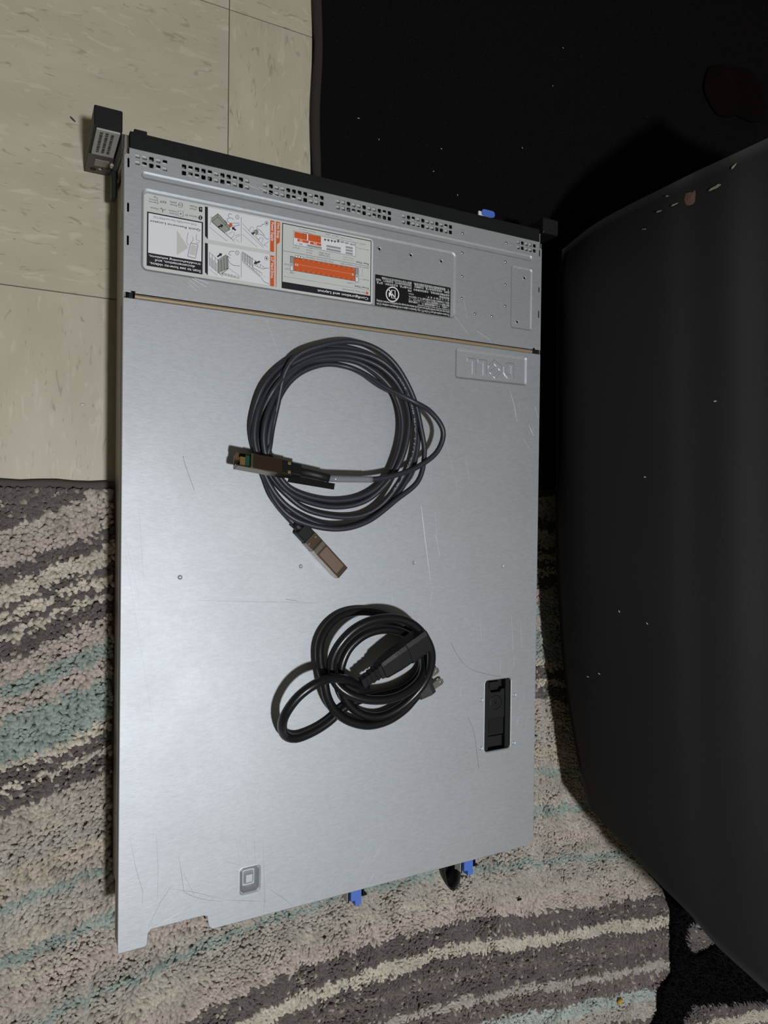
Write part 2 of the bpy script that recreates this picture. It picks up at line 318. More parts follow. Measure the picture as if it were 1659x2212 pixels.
('info','dg',7,0.35,False,[(104.16,587.86),(105.79,587.38)]),
('info','dg',7,0.35,False,[(104.17,586.86),(105.8,586.38)]),
('info','dg',7,0.35,False,[(104.18,585.86),(105.82,585.38)]),
('info','dg',7,0.4,False,[(106.09,592.07),(106.19,582.85)]),
('info','dg',7,0.35,False,[(106.36,590.82),(108.0,590.35)]),
('info','dg',7,0.35,False,[(106.37,589.82),(108.02,589.35)]),
('info','dg',7,0.35,False,[(106.38,588.82),(108.03,588.35)]),
('info','dg',7,0.35,False,[(106.39,587.82),(108.04,587.34)]),
('info','dg',7,0.35,False,[(106.4,586.82),(108.05,586.34)]),
('info','dg',7,0.35,False,[(106.41,585.82),(108.06,585.34)]),
('info','dg',7,0.35,False,[(106.42,584.81),(108.07,584.33)]),
('info','dg',7,0.4,False,[(108.34,591.12),(108.45,581.38)]),
('info','dg',7,0.3,False,[(110.96,589.18),(111.01,584.78)]),
('info','dg',7,0.3,False,[(109.74,581.64),(110.19,580.03)]),
('info','dg',7,0.3,False,[(113.41,587.82),(113.44,584.43)]),
('info','dg',7,0.3,False,[(112.18,580.44),(112.63,579.0)]),
('info','dg',7,0.3,False,[(115.86,586.47),(115.89,584.07)]),
('info','dg',7,0.3,False,[(114.63,579.24),(115.08,577.96)]),
('info','dg',7,0.3,False,[(118.33,585.11),(118.34,583.72)]),
('info','dg',7,0.3,False,[(117.09,578.03),(117.54,576.92)]),
('info','dg',7,0.3,False,[(120.8,583.74),(120.81,583.36)]),
('info','dg',7,0.3,False,[(119.56,576.82),(120.01,575.88)]),
('info','dg',5,0.2,False,[(137.34,579.31),(224.4,579.31)]),
('info','dg',5,0.35,False,[(136.79,602.29),(224.42,602.29)]),
('info','pk',6,0.3,False,[(151.93,592.255),(205.38,592.255)]),
('info','od',6,0.3,False,[(148.61,597.99),(148.61,596.59)]),
('info','od',6,0.3,False,[(148.61,586.52),(148.61,587.92)]),
('info','pk',6,0.3,False,[(151.17087,597.99),(151.17087,596.59)]),
('info','pk',6,0.3,False,[(151.17087,586.52),(151.17087,587.92)]),
('info','od',6,0.3,False,[(153.73174,597.99),(153.73174,596.59)]),
('info','od',6,0.3,False,[(153.73174,586.52),(153.73174,587.92)]),
('info','pk',6,0.3,False,[(156.29261,597.99),(156.29261,596.59)]),
('info','pk',6,0.3,False,[(156.29261,586.52),(156.29261,587.92)]),
('info','od',6,0.3,False,[(158.85348,597.99),(158.85348,596.59)]),
('info','od',6,0.3,False,[(158.85348,586.52),(158.85348,587.92)]),
('info','pk',6,0.3,False,[(161.41435,597.99),(161.41435,596.59)]),
('info','pk',6,0.3,False,[(161.41435,586.52),(161.41435,587.92)]),
('info','od',6,0.3,False,[(163.97522,597.99),(163.97522,596.59)]),
('info','od',6,0.3,False,[(163.97522,586.52),(163.97522,587.92)]),
('info','pk',6,0.3,False,[(166.53609,597.99),(166.53609,596.59)]),
('info','pk',6,0.3,False,[(166.53609,586.52),(166.53609,587.92)]),
('info','od',6,0.3,False,[(169.09696,597.99),(169.09696,596.59)]),
('info','od',6,0.3,False,[(169.09696,586.52),(169.09696,587.92)]),
('info','pk',6,0.3,False,[(171.65783,597.99),(171.65783,596.59)]),
('info','pk',6,0.3,False,[(171.65783,586.52),(171.65783,587.92)]),
('info','od',6,0.3,False,[(174.2187,597.99),(174.2187,596.59)]),
('info','od',6,0.3,False,[(174.2187,586.52),(174.2187,587.92)]),
('info','pk',6,0.3,False,[(176.77957,597.99),(176.77957,596.59)]),
('info','pk',6,0.3,False,[(176.77957,586.52),(176.77957,587.92)]),
('info','od',6,0.3,False,[(179.34043,597.99),(179.34043,596.59)]),
('info','od',6,0.3,False,[(179.34043,586.52),(179.34043,587.92)]),
('info','pk',6,0.3,False,[(181.9013,597.99),(181.9013,596.59)]),
('info','pk',6,0.3,False,[(181.9013,586.52),(181.9013,587.92)]),
('info','od',6,0.3,False,[(184.46217,597.99),(184.46217,596.59)]),
('info','od',6,0.3,False,[(184.46217,586.52),(184.46217,587.92)]),
('info','pk',6,0.3,False,[(187.02304,597.99),(187.02304,596.59)]),
('info','pk',6,0.3,False,[(187.02304,586.52),(187.02304,587.92)]),
('info','od',6,0.3,False,[(189.58391,597.99),(189.58391,596.59)]),
('info','od',6,0.3,False,[(189.58391,586.52),(189.58391,587.92)]),
('info','pk',6,0.3,False,[(192.14478,597.99),(192.14478,596.59)]),
('info','pk',6,0.3,False,[(192.14478,586.52),(192.14478,587.92)]),
('info','od',6,0.3,False,[(194.70565,597.99),(194.70565,596.59)]),
('info','od',6,0.3,False,[(194.70565,586.52),(194.70565,587.92)]),
('info','pk',6,0.3,False,[(197.26652,597.99),(197.26652,596.59)]),
('info','pk',6,0.3,False,[(197.26652,586.52),(197.26652,587.92)]),
('info','od',6,0.3,False,[(199.82739,597.99),(199.82739,596.59)]),
('info','od',6,0.3,False,[(199.82739,586.52),(199.82739,587.92)]),
('info','pk',6,0.3,False,[(202.38826,597.99),(202.38826,596.59)]),
('info','pk',6,0.3,False,[(202.38826,586.52),(202.38826,587.92)]),
('info','od',6,0.3,False,[(204.94913,597.99),(204.94913,596.59)]),
('info','od',6,0.3,False,[(204.94913,586.52),(204.94913,587.92)]),
('info','pk',6,0.3,False,[(207.51,597.99),(207.51,596.59)]),
('info','pk',6,0.3,False,[(207.51,586.52),(207.51,587.92)]),
('info','gy',7,0.22,False,[(216.61,598.72),(216.7,591.6),(212.35,591.55)]),
('info','gy',7,0.22,False,[(212.52,588.72),(216.09,588.76)]),
('info','gy',7,0.22,False,[(205.82,583.66),(210.0,583.61),(209.98,585.12)]),
('info','gy',7,0.22,False,[(156.02,599.21),(159.31,600.33)]),
('info','gy',7,0.22,False,[(142.49,590.34),(143.78,590.34)]),
('info','gy',7,0.22,False,[(142.83,586.4),(143.83,586.4)]),
('info','gy',7,0.22,False,[(149.07,608.06),(149.03,611.29),(151.7,611.32)]),
('info','gy',7,0.22,False,[(209.22,618.17),(212.13,618.1)]),
('info','gy',7,0.22,False,[(204.99,622.34),(211.94,622.61)]),
('info','gy',7,0.22,False,[(159.94,623.76),(159.96,621.8)]),
('info','gy',7,0.22,False,[(155.45,622.75),(164.48,622.52)]),
('info','gy',7,0.22,False,[(159.05,612.64),(159.08,609.39),(164.64,609.25)]),
('info','gy',7,0.22,False,[(164.64,609.25),(162.23,608.15)]),
('reg','wh',3,1.1,True,[(256.43,580.16),(256.31,578.79),(255.93,577.44),(255.31,576.17),(254.45,575.03),(253.41,574.06),(252.22,573.29),(250.92,572.77),(249.57,572.51),(248.22,572.51),(246.92,572.78),(245.72,573.3),(244.66,574.06),(243.79,575.02),(243.14,576.16),(242.73,577.42),(242.58,578.75),(242.7,580.11),(243.07,581.45),(243.69,582.71),(244.53,583.85),(245.56,584.82),(246.74,585.59),(248.03,586.12),(249.38,586.4),(250.73,586.41),(252.04,586.15),(253.25,585.64),(254.31,584.88),(255.2,583.92),(255.86,582.78),(256.27,581.51)]),
('reg','wh',3,1.1,False,[(244.6,584.16),(254.01,574.94)]),
('reg','wh',3,0.9,True,[(248.49,583.49),(252.33,583.42),(252.44,575.8),(248.6,575.9)])]
SCRATCHES = [('l',0.35,[(284.2,374.51),(286.57,360.11),(290.17,336.78),(296.76,296.82)]),
('l',0.35,[(302.08,343.68),(307.4,321.45)]),
('l',0.15,[(312.78,440.05),(334.89,366.43)]),
('l',0.2,[(299.58,292.01),(296.07,270.1)]),
('l',0.15,[(336.77,427.4),(341.85,398.75)]),
('l',0.18,[(301.19,365.77),(303.77,341.31)]),
('l',0.2,[(391.89,499.87),(396.74,488.32),(400.69,476.62),(402.78,464.74)]),
('l',0.3,[(418.95,462.75),(422.91,456.15),(425.91,450.22)]),
('l',0.25,[(411.6,447.17),(420.38,437.0)]),
('l',0.3,[(427.22,483.86),(431.34,471.17)]),
('l',0.25,[(397.85,478.66),(403.72,464.8)]),
('l',0.2,[(405.25,484.47),(407.28,476.34)]),
('l',0.2,[(423.77,461.53),(427.27,454.88)]),
('l',0.3,[(244.63,39.39),(233.81,23.93)]),
('l',0.25,[(236.16,12.88),(230.88,3.85)]),
('l',0.15,[(232.87,39.91),(220.82,21.62)]),
('l',0.15,[(317.04,23.41),(307.57,8.17)]),
('l',0.2,[(351.92,24.53),(349.5,17.25)]),
('l',0.25,[(386.08,210.52),(385.02,194.79)]),
('l',0.3,[(403.93,212.56),(403.24,200.63)]),
('l',0.3,[(411.05,144.68),(408.93,135.44)]),
('l',0.2,[(335.03,186.47),(334.38,175.37)]),
('l',0.2,[(422.13,141.06),(420.48,130.23)]),
('l',0.2,[(417.96,167.31),(419.02,159.84)]),
('l',0.3,[(53.71,23.76),(42.95,19.46),(32.35,15.72)]),
('l',0.2,[(39.87,38.3),(29.32,34.92),(18.94,32.09)]),
('l',0.2,[(33.95,52.71),(24.45,49.01)]),
('l',0.25,[(57.35,59.39),(47.54,52.54)]),
('l',0.2,[(106.26,16.75),(103.6,15.31)]),
('l',0.15,[(85.71,68.52),(77.52,62.04)]),
('l',0.18,[(121.45,538.07),(132.6,510.35)]),
('l',0.15,[(17.24,413.42),(20.61,363.51)]),
('l',0.15,[(205.9,535.94),(225.58,531.66)]),
('l',0.2,[(331.28,589.26),(337.39,566.27)]),
('l',0.15,[(251.56,300.86),(253.49,273.4)]),
('l',0.2,[(357.63,257.86),(360.41,233.22)]),
('l',0.2,[(399.48,255.28),(402.06,214.97)]),
('l',0.2,[(412.11,249.46),(413.92,219.01)]),
('l',0.4,[(53.75,562.61),(61.63,557.13)]),
('l',0.5,[(55.69,564.09),(67.93,558.87)]),
('l',0.4,[(51.83,560.35),(59.69,554.47)]),
('l',0.5,[(57.63,565.19),(69.49,562.29)]),
('l',0.3,[(320.28,568.76),(337.62,551.96)]),
('l',0.4,[(349.15,555.77),(366.98,548.23)]),
('l',0.5,[(113.79,653.96),(131.04,649.39)]),
('l',0.4,[(101.15,654.88),(113.81,651.91)]),
('d',0.25,[(48.84,71.39),(51.45,54.66),(53.57,38.99),(61.59,32.97),(73.77,26.9),(86.16,22.79)]),
('d',0.35,[(53.43,54.2),(62.58,33.75)]),
('d',0.25,[(43.7,43.89),(63.56,36.06),(86.14,24.87)]),
('d',0.25,[(44.64,48.19),(34.11,34.72),(24.72,17.24)]),
('d',0.2,[(30.25,94.31),(31.94,64.13),(31.68,38.31)]),
('d',0.2,[(106.71,75.58),(110.75,49.43)]),
('d',0.2,[(98.19,77.34),(102.69,52.29)]),
('d',0.25,[(115.38,70.62),(116.7,49.15)]),
('d',0.2,[(123.6,66.78),(125.81,15.08),(124.87,0.36)]),
('d',0.25,[(129.02,23.92),(141.41,13.39),(152.89,1.86)]),
('d',0.25,[(89.28,23.06),(108.39,17.8),(129.16,11.58)]),
('d',0.25,[(120.24,22.84),(126.95,11.59)]),
('d',0.2,[(9.12,94.71),(13.97,68.21),(19.76,47.18),(19.37,36.42)]),
('d',0.2,[(89.99,57.21),(101.63,51.47)]),
('d',0.2,[(114.81,22.03),(110.62,10.38)]),
('d',0.2,[(10.73,538.05),(8.97,531.73)]),
('d',0.2,[(3.24,344.41),(14.55,294.35)]),
('d',0.15,[(3.33,333.0),(26.54,188.75)]),
('d',0.2,[(13.95,367.31),(18.1,309.6)]),
('d',0.2,[(60.2,289.3),(117.75,285.09),(175.87,281.17)])]
HAIRS = [[(322.35,232.11),(327.42,222.69),(335.87,211.51),(346.91,202.77),(361.47,197.11),(377.15,192.7),(387.75,190.55)],
[(344.79,151.7),(350.46,141.1),(354.07,127.88),(356.92,110.46),(359.29,96.11)],
[(49.31,412.86),(52.11,403.12),(59.32,383.54)],
[(142.61,286.32),(152.93,284.1),(154.75,282.72)]]
DAC_PATH = [(0.18176,0.39618,0.1138),
(0.20253,0.39651,0.1128),
(0.22092,0.3973,0.1118),
(0.24291,0.40177,0.1108),
(0.26636,0.41019,0.1098),
(0.28761,0.42574,0.1108),
(0.29304,0.44566,0.1128),
(0.27802,0.46277,0.1148),
(0.25583,0.47196,0.1168),
(0.23301,0.48371,0.1068),
(0.21487,0.49653,0.0968),
(0.19798,0.50308,0.0908),
(0.17622,0.50292,0.09),
(0.15354,0.49311,0.0898),
(0.13773,0.47655,0.0898),
(0.12542,0.45034,0.0948),
(0.12212,0.42311,0.09474),
(0.133,0.3977,0.09413),
(0.15064,0.38374,0.09345),
(0.18242,0.37692,0.09282),
(0.21346,0.38078,0.09343),
(0.23708,0.3958,0.09534),
(0.2507,0.42207,0.09735),
(0.2557,0.4504,0.09773),
(0.25013,0.47535,0.097),
(0.23538,0.49375,0.09601),
(0.211,0.50668,0.09508),
(0.18286,0.50787,0.0948),
(0.15436,0.50028,0.0948),
(0.13321,0.47936,0.0948),
(0.11917,0.45198,0.09953),
(0.11608,0.42631,0.09972),
(0.12493,0.40121,0.09788),
(0.14607,0.38102,0.09459),
(0.18289,0.37111,0.09188),
(0.21515,0.37529,0.09324),
(0.23752,0.39228,0.09762),
(0.25278,0.41769,0.10243),
(0.25963,0.44729,0.10373),
(0.25752,0.47104,0.10258),
(0.24562,0.49263,0.10048),
(0.2247,0.50685,0.09831),
(0.19511,0.51216,0.09688),
(0.16611,0.50705,0.09699),
(0.14224,0.49401,0.09774),
(0.12517,0.47425,0.09875),
(0.11713,0.4527,0.09143),
(0.11427,0.42685,0.09083),
(0.12296,0.40136,0.09167),
(0.14106,0.38094,0.09317),
(0.16176,0.36735,0.09432),
(0.19351,0.36147,0.09484),
(0.21968,0.36503,0.0968),
(0.24053,0.38118,0.10115),
(0.25856,0.41347,0.10791),
(0.26349,0.44142,0.1098),
(0.25996,0.46916,0.10823),
(0.24874,0.49365,0.1049),
(0.22772,0.51075,0.10137),
(0.1956,0.51588,0.09896),
(0.16552,0.5107,0.09834),
(0.13872,0.49523,0.09605),
(0.12102,0.47338,0.09315),
(0.11155,0.45432,0.09645),
(0.1087,0.42869,0.09681),
(0.11784,0.39973,0.09723),
(0.1326,0.3769,0.09792),
(0.15457,0.36145,0.09851),
(0.18308,0.35282,0.0988),
(0.21265,0.35682,0.09895),
(0.24148,0.37424,0.09954),
(0.26454,0.40557,0.10041),
(0.27201,0.43697,0.10079),
(0.26879,0.46798,0.09992),
(0.25518,0.49253,0.09757),
(0.23262,0.51172,0.0948),
(0.20423,0.51997,0.09306),
(0.17483,0.51805,0.09289),
(0.14355,0.50457,0.09381),
(0.11889,0.48058,0.09535),
(0.10842,0.45197,0.09262),
(0.10838,0.42904,0.09183),
(0.11939,0.396,0.09461),
(0.12927,0.37427,0.09786),
(0.14816,0.35822,0.10087),
(0.18428,0.35068,0.1028),
(0.21668,0.35762,0.10314),
(0.24682,0.37849,0.10419),
(0.2701,0.39713,0.1051),
(0.27641,0.42272,0.10567),
(0.2722,0.44786,0.10579),
(0.26295,0.47808,0.10559),
(0.24445,0.50562,0.10522),
(0.2227,0.51979,0.10497),
(0.19577,0.52348,0.10482),
(0.16722,0.51631,0.1044),
(0.1459,0.5059,0.10231),
(0.13486,0.48914,0.09944),
(0.13013,0.46103,0.0945),
(0.12648,0.44034,0.09196),
(0.12271,0.42307,0.0958),
(0.12018,0.40892,0.0938),
(0.12166,0.39356,0.0918),
(0.131,0.37427,0.0908),
(0.14405,0.35929,0.0913),
(0.15241,0.35136,0.0916)]
CORD_PATH = [(0.21853,0.20267,0.1038),
(0.20694,0.20568,0.1068),
(0.19198,0.2134,0.1138),
(0.17506,0.21771,0.1188),
(0.15743,0.21443,0.1218),
(0.14335,0.20495,0.1198),
(0.13426,0.19072,0.1148),
(0.13354,0.17751,0.1068),
(0.13988,0.16505,0.0968),
(0.15142,0.15973,0.0938),
(0.16874,0.16289,0.0923),
(0.18491,0.1702,0.0918),
(0.19884,0.18031,0.0918),
(0.21671,0.1869,0.0918),
(0.24257,0.18892,0.0918),
(0.26544,0.19314,0.0918),
(0.28037,0.20433,0.0928),
(0.28484,0.21898,0.0938),
(0.27817,0.23475,0.0958),
(0.26526,0.24587,0.0988),
(0.24892,0.25257,0.1018),
(0.23104,0.25455,0.1028),
(0.21419,0.25035,0.1028),
(0.2006,0.23997,0.1018),
(0.19363,0.2265,0.1008),
(0.19273,0.21229,0.0988),
(0.19641,0.19535,0.0968),
(0.20649,0.18151,0.0958),
(0.22104,0.17207,0.0958),
(0.23827,0.16933,0.0958),
(0.25652,0.17513,0.0968),
(0.27194,0.18619,0.0988),
(0.28241,0.20067,0.1028),
(0.2857,0.21721,0.1078),
(0.28237,0.23398,0.1118),
(0.27127,0.25073,0.1138),
(0.25536,0.26242,0.1148),
(0.2368,0.26718,0.1148),
(0.21642,0.26603,0.1148),
(0.19944,0.2591,0.1138),
(0.18674,0.24714,0.1118),
(0.18028,0.23354,0.1088),
(0.18017,0.22058,0.1068),
(0.18456,0.20905,0.1088),
(0.19537,0.19966,0.1118),
(0.21129,0.19332,0.1128),
(0.22922,0.19039,0.1128),
(0.24686,0.19135,0.1118),
(0.26476,0.19722,0.1088),
(0.27906,0.20666,0.1028),
(0.28436,0.22076,0.0968),
(0.27852,0.23987,0.0928),
(0.26065,0.25686,0.0918),
(0.23773,0.26783,0.0918),
(0.2168,0.27161,0.0918),
(0.19725,0.26933,0.0928),
(0.18194,0.25991,0.0948),
(0.17287,0.24573,0.0978),
(0.17127,0.22961,0.1008),
(0.17359,0.21535,0.1038),
(0.17762,0.19789,0.1028),
(0.1855,0.18377,0.1008),
(0.19814,0.17256,0.0988),
(0.21413,0.16511,0.0978),
(0.22922,0.1625,0.0968),
(0.24709,0.16487,0.0958),
(0.26406,0.17256,0.0948),
(0.27617,0.1822,0.0938),
(0.28295,0.18816,0.0933)]
SEAT = {'L': [(0.4892,0.6741,0.056),(0.4824,0.6298,0.056),(0.4817,0.5543,0.056),(0.4832,0.4789,0.056),(0.4856,0.3977,0.055),(0.4905,0.3159,0.052),(0.4969,0.2605,0.05),(0.5038,0.2046,0.049),(0.5129,0.148,0.049),(0.5236,0.0915,0.052),(0.5316,0.0418,0.058),(0.5357,0.0145,0.062)],'B': [(0.5357,0.0145,0.062),(0.5397,-0.0008,0.0907),(0.5457,-0.0172,0.1192),(0.5537,-0.0374,0.1488),(0.5657,-0.0606,0.1863),(0.5777,-0.0838,0.2086),(0.6007,-0.1144,0.2519),(0.6257,-0.146,0.2846),(0.6657,-0.1916,0.3236)],'T': [(0.4892,0.6741,0.056),(0.4932,0.688,0.1011),(0.4992,0.6947,0.1427),(0.5072,0.7,0.1903),(0.5192,0.7072,0.2137),(0.5312,0.7132,0.2457),(0.5542,0.7256,0.2672),(0.5792,0.7383,0.3088),(0.6192,0.7606,0.3304)]}
POINTS = {'seed': (-0.0325,0.7209,-0.008),'fleck': (-0.0225,0.4623,-0.008),'crumb': (0.4793,-0.1127,0.012),'yellow': (0.6529,-0.2944,0.012),'lint': [(0.2507,0.7916,0.002),(0.2756,0.7749,0.002),(0.3562,0.7842,0.002),(0.519,0.9019,0.002),(0.4726,0.8133,0.002),(0.3461,0.7559,0.002),(0.3792,0.736,0.002),(0.5346,0.9539,0.002)],'seatlint': [(1497,998),(1508,1226),(1410,1230),(1300,1398),(1350,1391),(1652,880)],'strap': [(0.3431,-0.0304,0.045),(0.3607,-0.0308,0.045),(0.3544,-0.0515,0.042)],'flakes': [(1598,318,0.9),(1622,323,1),(1560,372,0.7),(1485,385,0.6),(1500,378,0.5),(1452,420,0.5)],'print': [(0.24458,0.38541,0.1023)],'cloth': (0.8547,0.983,0.02),'tag': [(0.368,0.6901,0.06)],'tabs': [(0.2238,-0.0233,0.0735),(0.3571,-0.0238,0.0735)],'socket': [(0.27201,0.24383,0.1138),(0.23967,0.2258,0.1128)],'plug': [(0.29305,0.19569,0.0918),(0.30175,0.19965,0.0918)],'sfp1': [(0.0874,0.4082,0.116),(0.1263,0.4025,0.116)],'sfp2': [(0.1939,0.309,0.094),(0.1549,0.3488,0.094)],'shade_patch': [[(0.7014,-0.13),(0.732,-0.1612),(0.7476,-0.1945),(0.7507,-0.2863),(0.7243,-0.3012),(0.725,-0.3315),(0.7065,-0.354),(0.6808,-0.3902),(0.7543,-0.4362),(0.7715,-0.3637),(0.7901,-0.3403),(0.9694,-0.3896),(1.2831,-0.6046),(1.2714,-0.2731),(0.8581,-0.2662),(0.8429,-0.2723),(0.7982,-0.274),(0.7763,-0.2505),(0.7786,-0.2244),(0.7939,-0.2177),(0.8576,-0.2453),(0.7962,-0.1955)]]}

# ------------------------------------------------------------------ helpers
def lin(c):
    return tuple((x / 255 / 12.92) if x / 255 <= 0.04045 else ((x / 255 + 0.055) / 1.055) ** 2.4 for x in c)

def mat(name, rgb, rough=0.6, metal=0.0, spec=0.5, bump=0.0, bscale=400.0, vary=0.0, vscale=60.0, coat=0.0, alpha=None):
    m = bpy.data.materials.new(name); m.use_nodes = True
    nt = m.node_tree; b = nt.nodes['Principled BSDF']
    c = lin(rgb) + (1,)
    b.inputs['Base Color'].default_value = c
    b.inputs['Roughness'].default_value = rough; b.inputs['Metallic'].default_value = metal
    b.inputs['Specular IOR Level'].default_value = spec; b.inputs['Coat Weight'].default_value = coat
    tc = nt.nodes.new('ShaderNodeTexCoord')
    if vary:
        n = nt.nodes.new('ShaderNodeTexNoise'); n.inputs['Scale'].default_value = vscale; n.inputs['Detail'].default_value = 5
        nt.links.new(tc.outputs['Object'], n.inputs['Vector'])
        mx = nt.nodes.new('ShaderNodeMix'); mx.data_type = 'RGBA'
        mx.inputs[6].default_value = tuple(x * (1 - vary) for x in c[:3]) + (1,); mx.inputs[7].default_value = tuple(min(1, x * (1 + vary)) for x in c[:3]) + (1,)
        nt.links.new(n.outputs['Fac'], mx.inputs[0]); nt.links.new(mx.outputs[2], b.inputs['Base Color'])
    if bump:
        n2 = nt.nodes.new('ShaderNodeTexNoise'); n2.inputs['Scale'].default_value = bscale; n2.inputs['Detail'].default_value = 4
        nt.links.new(tc.outputs['Object'], n2.inputs['Vector'])
        bp = nt.nodes.new('ShaderNodeBump'); bp.inputs['Strength'].default_value = bump; bp.inputs['Distance'].default_value = 0.001
        nt.links.new(n2.outputs['Fac'], bp.inputs['Height']); nt.links.new(bp.outputs['Normal'], b.inputs['Normal'])
    return m

def link_mesh(name, verts, faces, material, parent=None, smooth=False):
    me = bpy.data.meshes.new(name); me.from_pydata([tuple(v) for v in verts], [], [tuple(f) for f in faces]); me.update()
    if material: me.materials.append(material)
    if smooth: me.polygons.foreach_set('use_smooth', [True] * len(me.polygons))
    o = bpy.data.objects.new(name, me); COL.objects.link(o)
    attach(o, parent)
    return o

def world_of(o):
    m = Matrix.Translation(o.location)
    if o.rotation_euler[:] != (0, 0, 0): m = m @ o.rotation_euler.to_matrix().to_4x4()
    if o.parent: m = world_of(o.parent) @ o.matrix_parent_inverse @ m
    return m

def attach(o, parent):
    if parent is None: return
    o.parent = parent
    o.matrix_parent_inverse = world_of(parent).inverted()

def tag(o, label=None, cat=None, group=None, kind=None):
    if label: o['label'] = label
    if cat: o['category'] = cat
    if group: o['group'] = group
    if kind: o['kind'] = kind
    return o

def empty(name, loc):
    o = bpy.data.objects.new(name, None); o.location = loc; o.empty_display_size = 0.02; COL.objects.link(o); return o

class MB:
    """collects shapes for one mesh"""
    def __init__(s): s.v = []; s.f = []
    def add(s, v, f):
        n = len(s.v); s.v += [tuple(x) for x in v]; s.f += [tuple(i + n for i in q) for q in f]; return s
    def box(s, x0, y0, z0, x1, y1, z1, c=0.0):
        if c <= 0:
            v = [(x, y, z) for z in (z0, z1) for x, y in ((x0, y0), (x1, y0), (x1, y1), (x0, y1))]
            return s.add(v, [(3, 2, 1, 0), (4, 5, 6, 7), (0, 1, 5, 4), (1, 2, 6, 5), (2, 3, 7, 6), (3, 0, 4, 7)])
        def ring(z, i):
            return [(x0 + i + k, y0 + i, z) if 0 else p for p in [(x0 + c + i, y0 + i, z), (x1 - c - i, y0 + i, z), (x1 - i, y0 + c + i, z), (x1 - i, y1 - c - i, z), (x1 - c - i, y1 - i, z), (x0 + c + i, y1 - i, z), (x0 + i, y1 - c - i, z), (x0 + i, y0 + c + i, z)] for k in (0,)]
        rs = [ring(z0, c), ring(z0 + c, 0), ring(z1 - c, 0), ring(z1, c)]
        v = sum(rs, []); f = [tuple(range(7, -1, -1)), tuple(range(24, 32))]
        for r in range(3):
            for k in range(8): f.append((r * 8 + k, r * 8 + (k + 1) % 8, r * 8 + 8 + (k + 1) % 8, r * 8 + 8 + k))
        return s.add(v, f)
    def prism(s, poly, z0, z1):
        n = len(poly); v = [(x, y, z0) for x, y in poly] + [(x, y, z1) for x, y in poly]
        a = sum(poly[i][0] * poly[(i + 1) % n][1] - poly[(i + 1) % n][0] * poly[i][1] for i in range(n))
        f = [tuple(range(n - 1, -1, -1)), tuple(range(n, 2 * n))] + [(i, (i + 1) % n, n + (i + 1) % n, n + i) for i in range(n)]
        if a < 0: f = [q[::-1] for q in f]
        return s.add(v, f)
    def lathe(s, prof, n=16, c=(0, 0, 0)):
        v = []; f = []
        for r, z in prof:
            for k in range(n): v.append((c[0] + r * math.cos(2 * math.pi * k / n), c[1] + r * math.sin(2 * math.pi * k / n), c[2] + z))
        for i in range(len(prof) - 1):
            for k in range(n): f.append((i * n + k, i * n + (k + 1) % n, (i + 1) * n + (k + 1) % n, (i + 1) * n + k))
        f.append(tuple(range(n - 1, -1, -1))); f.append(tuple((len(prof) - 1) * n + k for k in range(n)))
        return s.add(v, f)
    def tube(s, pts, rad, n=12, cap=True):
        pts = [Vector(p) for p in pts]; m = len(pts)
        rad = rad if isinstance(rad, (list, tuple)) else [rad] * m
        v = []; f = []; nrm = None
        for i in range(m):
            t = (pts[min(i + 1, m - 1)] - pts[max(i - 1, 0)]).normalized()
            if nrm is None: nrm = t.orthogonal().normalized()
            nrm = (nrm - t * nrm.dot(t)).normalized(); b = t.cross(nrm)
            for k in range(n):
                a = 2 * math.pi * k / n; v.append(pts[i] + (nrm * math.cos(a) + b * math.sin(a)) * rad[i])
        for i in range(m - 1):
            for k in range(n): f.append((i * n + k, i * n + (k + 1) % n, (i + 1) * n + (k + 1) % n, (i + 1) * n + k))
        if cap: f.append(tuple(range(n - 1, -1, -1))); f.append(tuple((m - 1) * n + k for k in range(n)))
        return s.add(v, f)
    def build(s, name, m, parent=None, smooth=False, xf=None):
        v = [xf @ Vector(p) for p in s.v] if xf else s.v
        return link_mesh(name, v, s.f, m, parent, smooth)

def smooth_path(pts, step=0.004):
    """centripetal-ish Catmull-Rom, evenly sampled"""
    P = [Vector(p) for p in pts]; P = [P[0] * 2 - P[1]] + P + [P[-1] * 2 - P[-2]]; out = []
    for i in range(1, len(P) - 2):
        a, b, c, d = P[i - 1:i + 3]; n = max(2, int((c - b).length / step))
        for k in range(n):
            t = k / n
            out.append(0.5 * ((2 * b) + (c - a) * t + (2 * a - 5 * b + 4 * c - d) * t * t + (3 * b - a - 3 * c + d) * t ** 3))
    out.append(P[-2]); return out

def rrect(x0, y0, x1, y1, r, n=5):
    out = []
    for cx, cy, a in ((x1 - r, y1 - r, 0), (x0 + r, y1 - r, 90), (x0 + r, y0 + r, 180), (x1 - r, y0 + r, 270)):
        for k in range(n + 1):
            t = math.radians(a + 90 * k / n); out.append((cx + r * math.cos(t), cy + r * math.sin(t)))
    return out

def circle(cx, cy, r, n=16): return [(cx + r * math.cos(2 * math.pi * k / n), cy + r * math.sin(2 * math.pi * k / n)) for k in range(n)]

def inset(poly, d):
    n = len(poly); a = sum(poly[i][0] * poly[(i + 1) % n][1] - poly[(i + 1) % n][0] * poly[i][1] for i in range(n)); s = 1 if a > 0 else -1
    out = []
    for i in range(n):
        p0, p1, p2 = Vector(poly[i - 1]), Vector(poly[i]), Vector(poly[(i + 1) % n])
        e1 = (p1 - p0).normalized(); e2 = (p2 - p1).normalized()
        n1 = Vector((-e1.y, e1.x)) * s; n2 = Vector((-e2.y, e2.x)) * s
        b = n1 + n2; k = max(0.35, b.length_squared / 2); out.append(tuple(p1 + b * d / k))
    return out

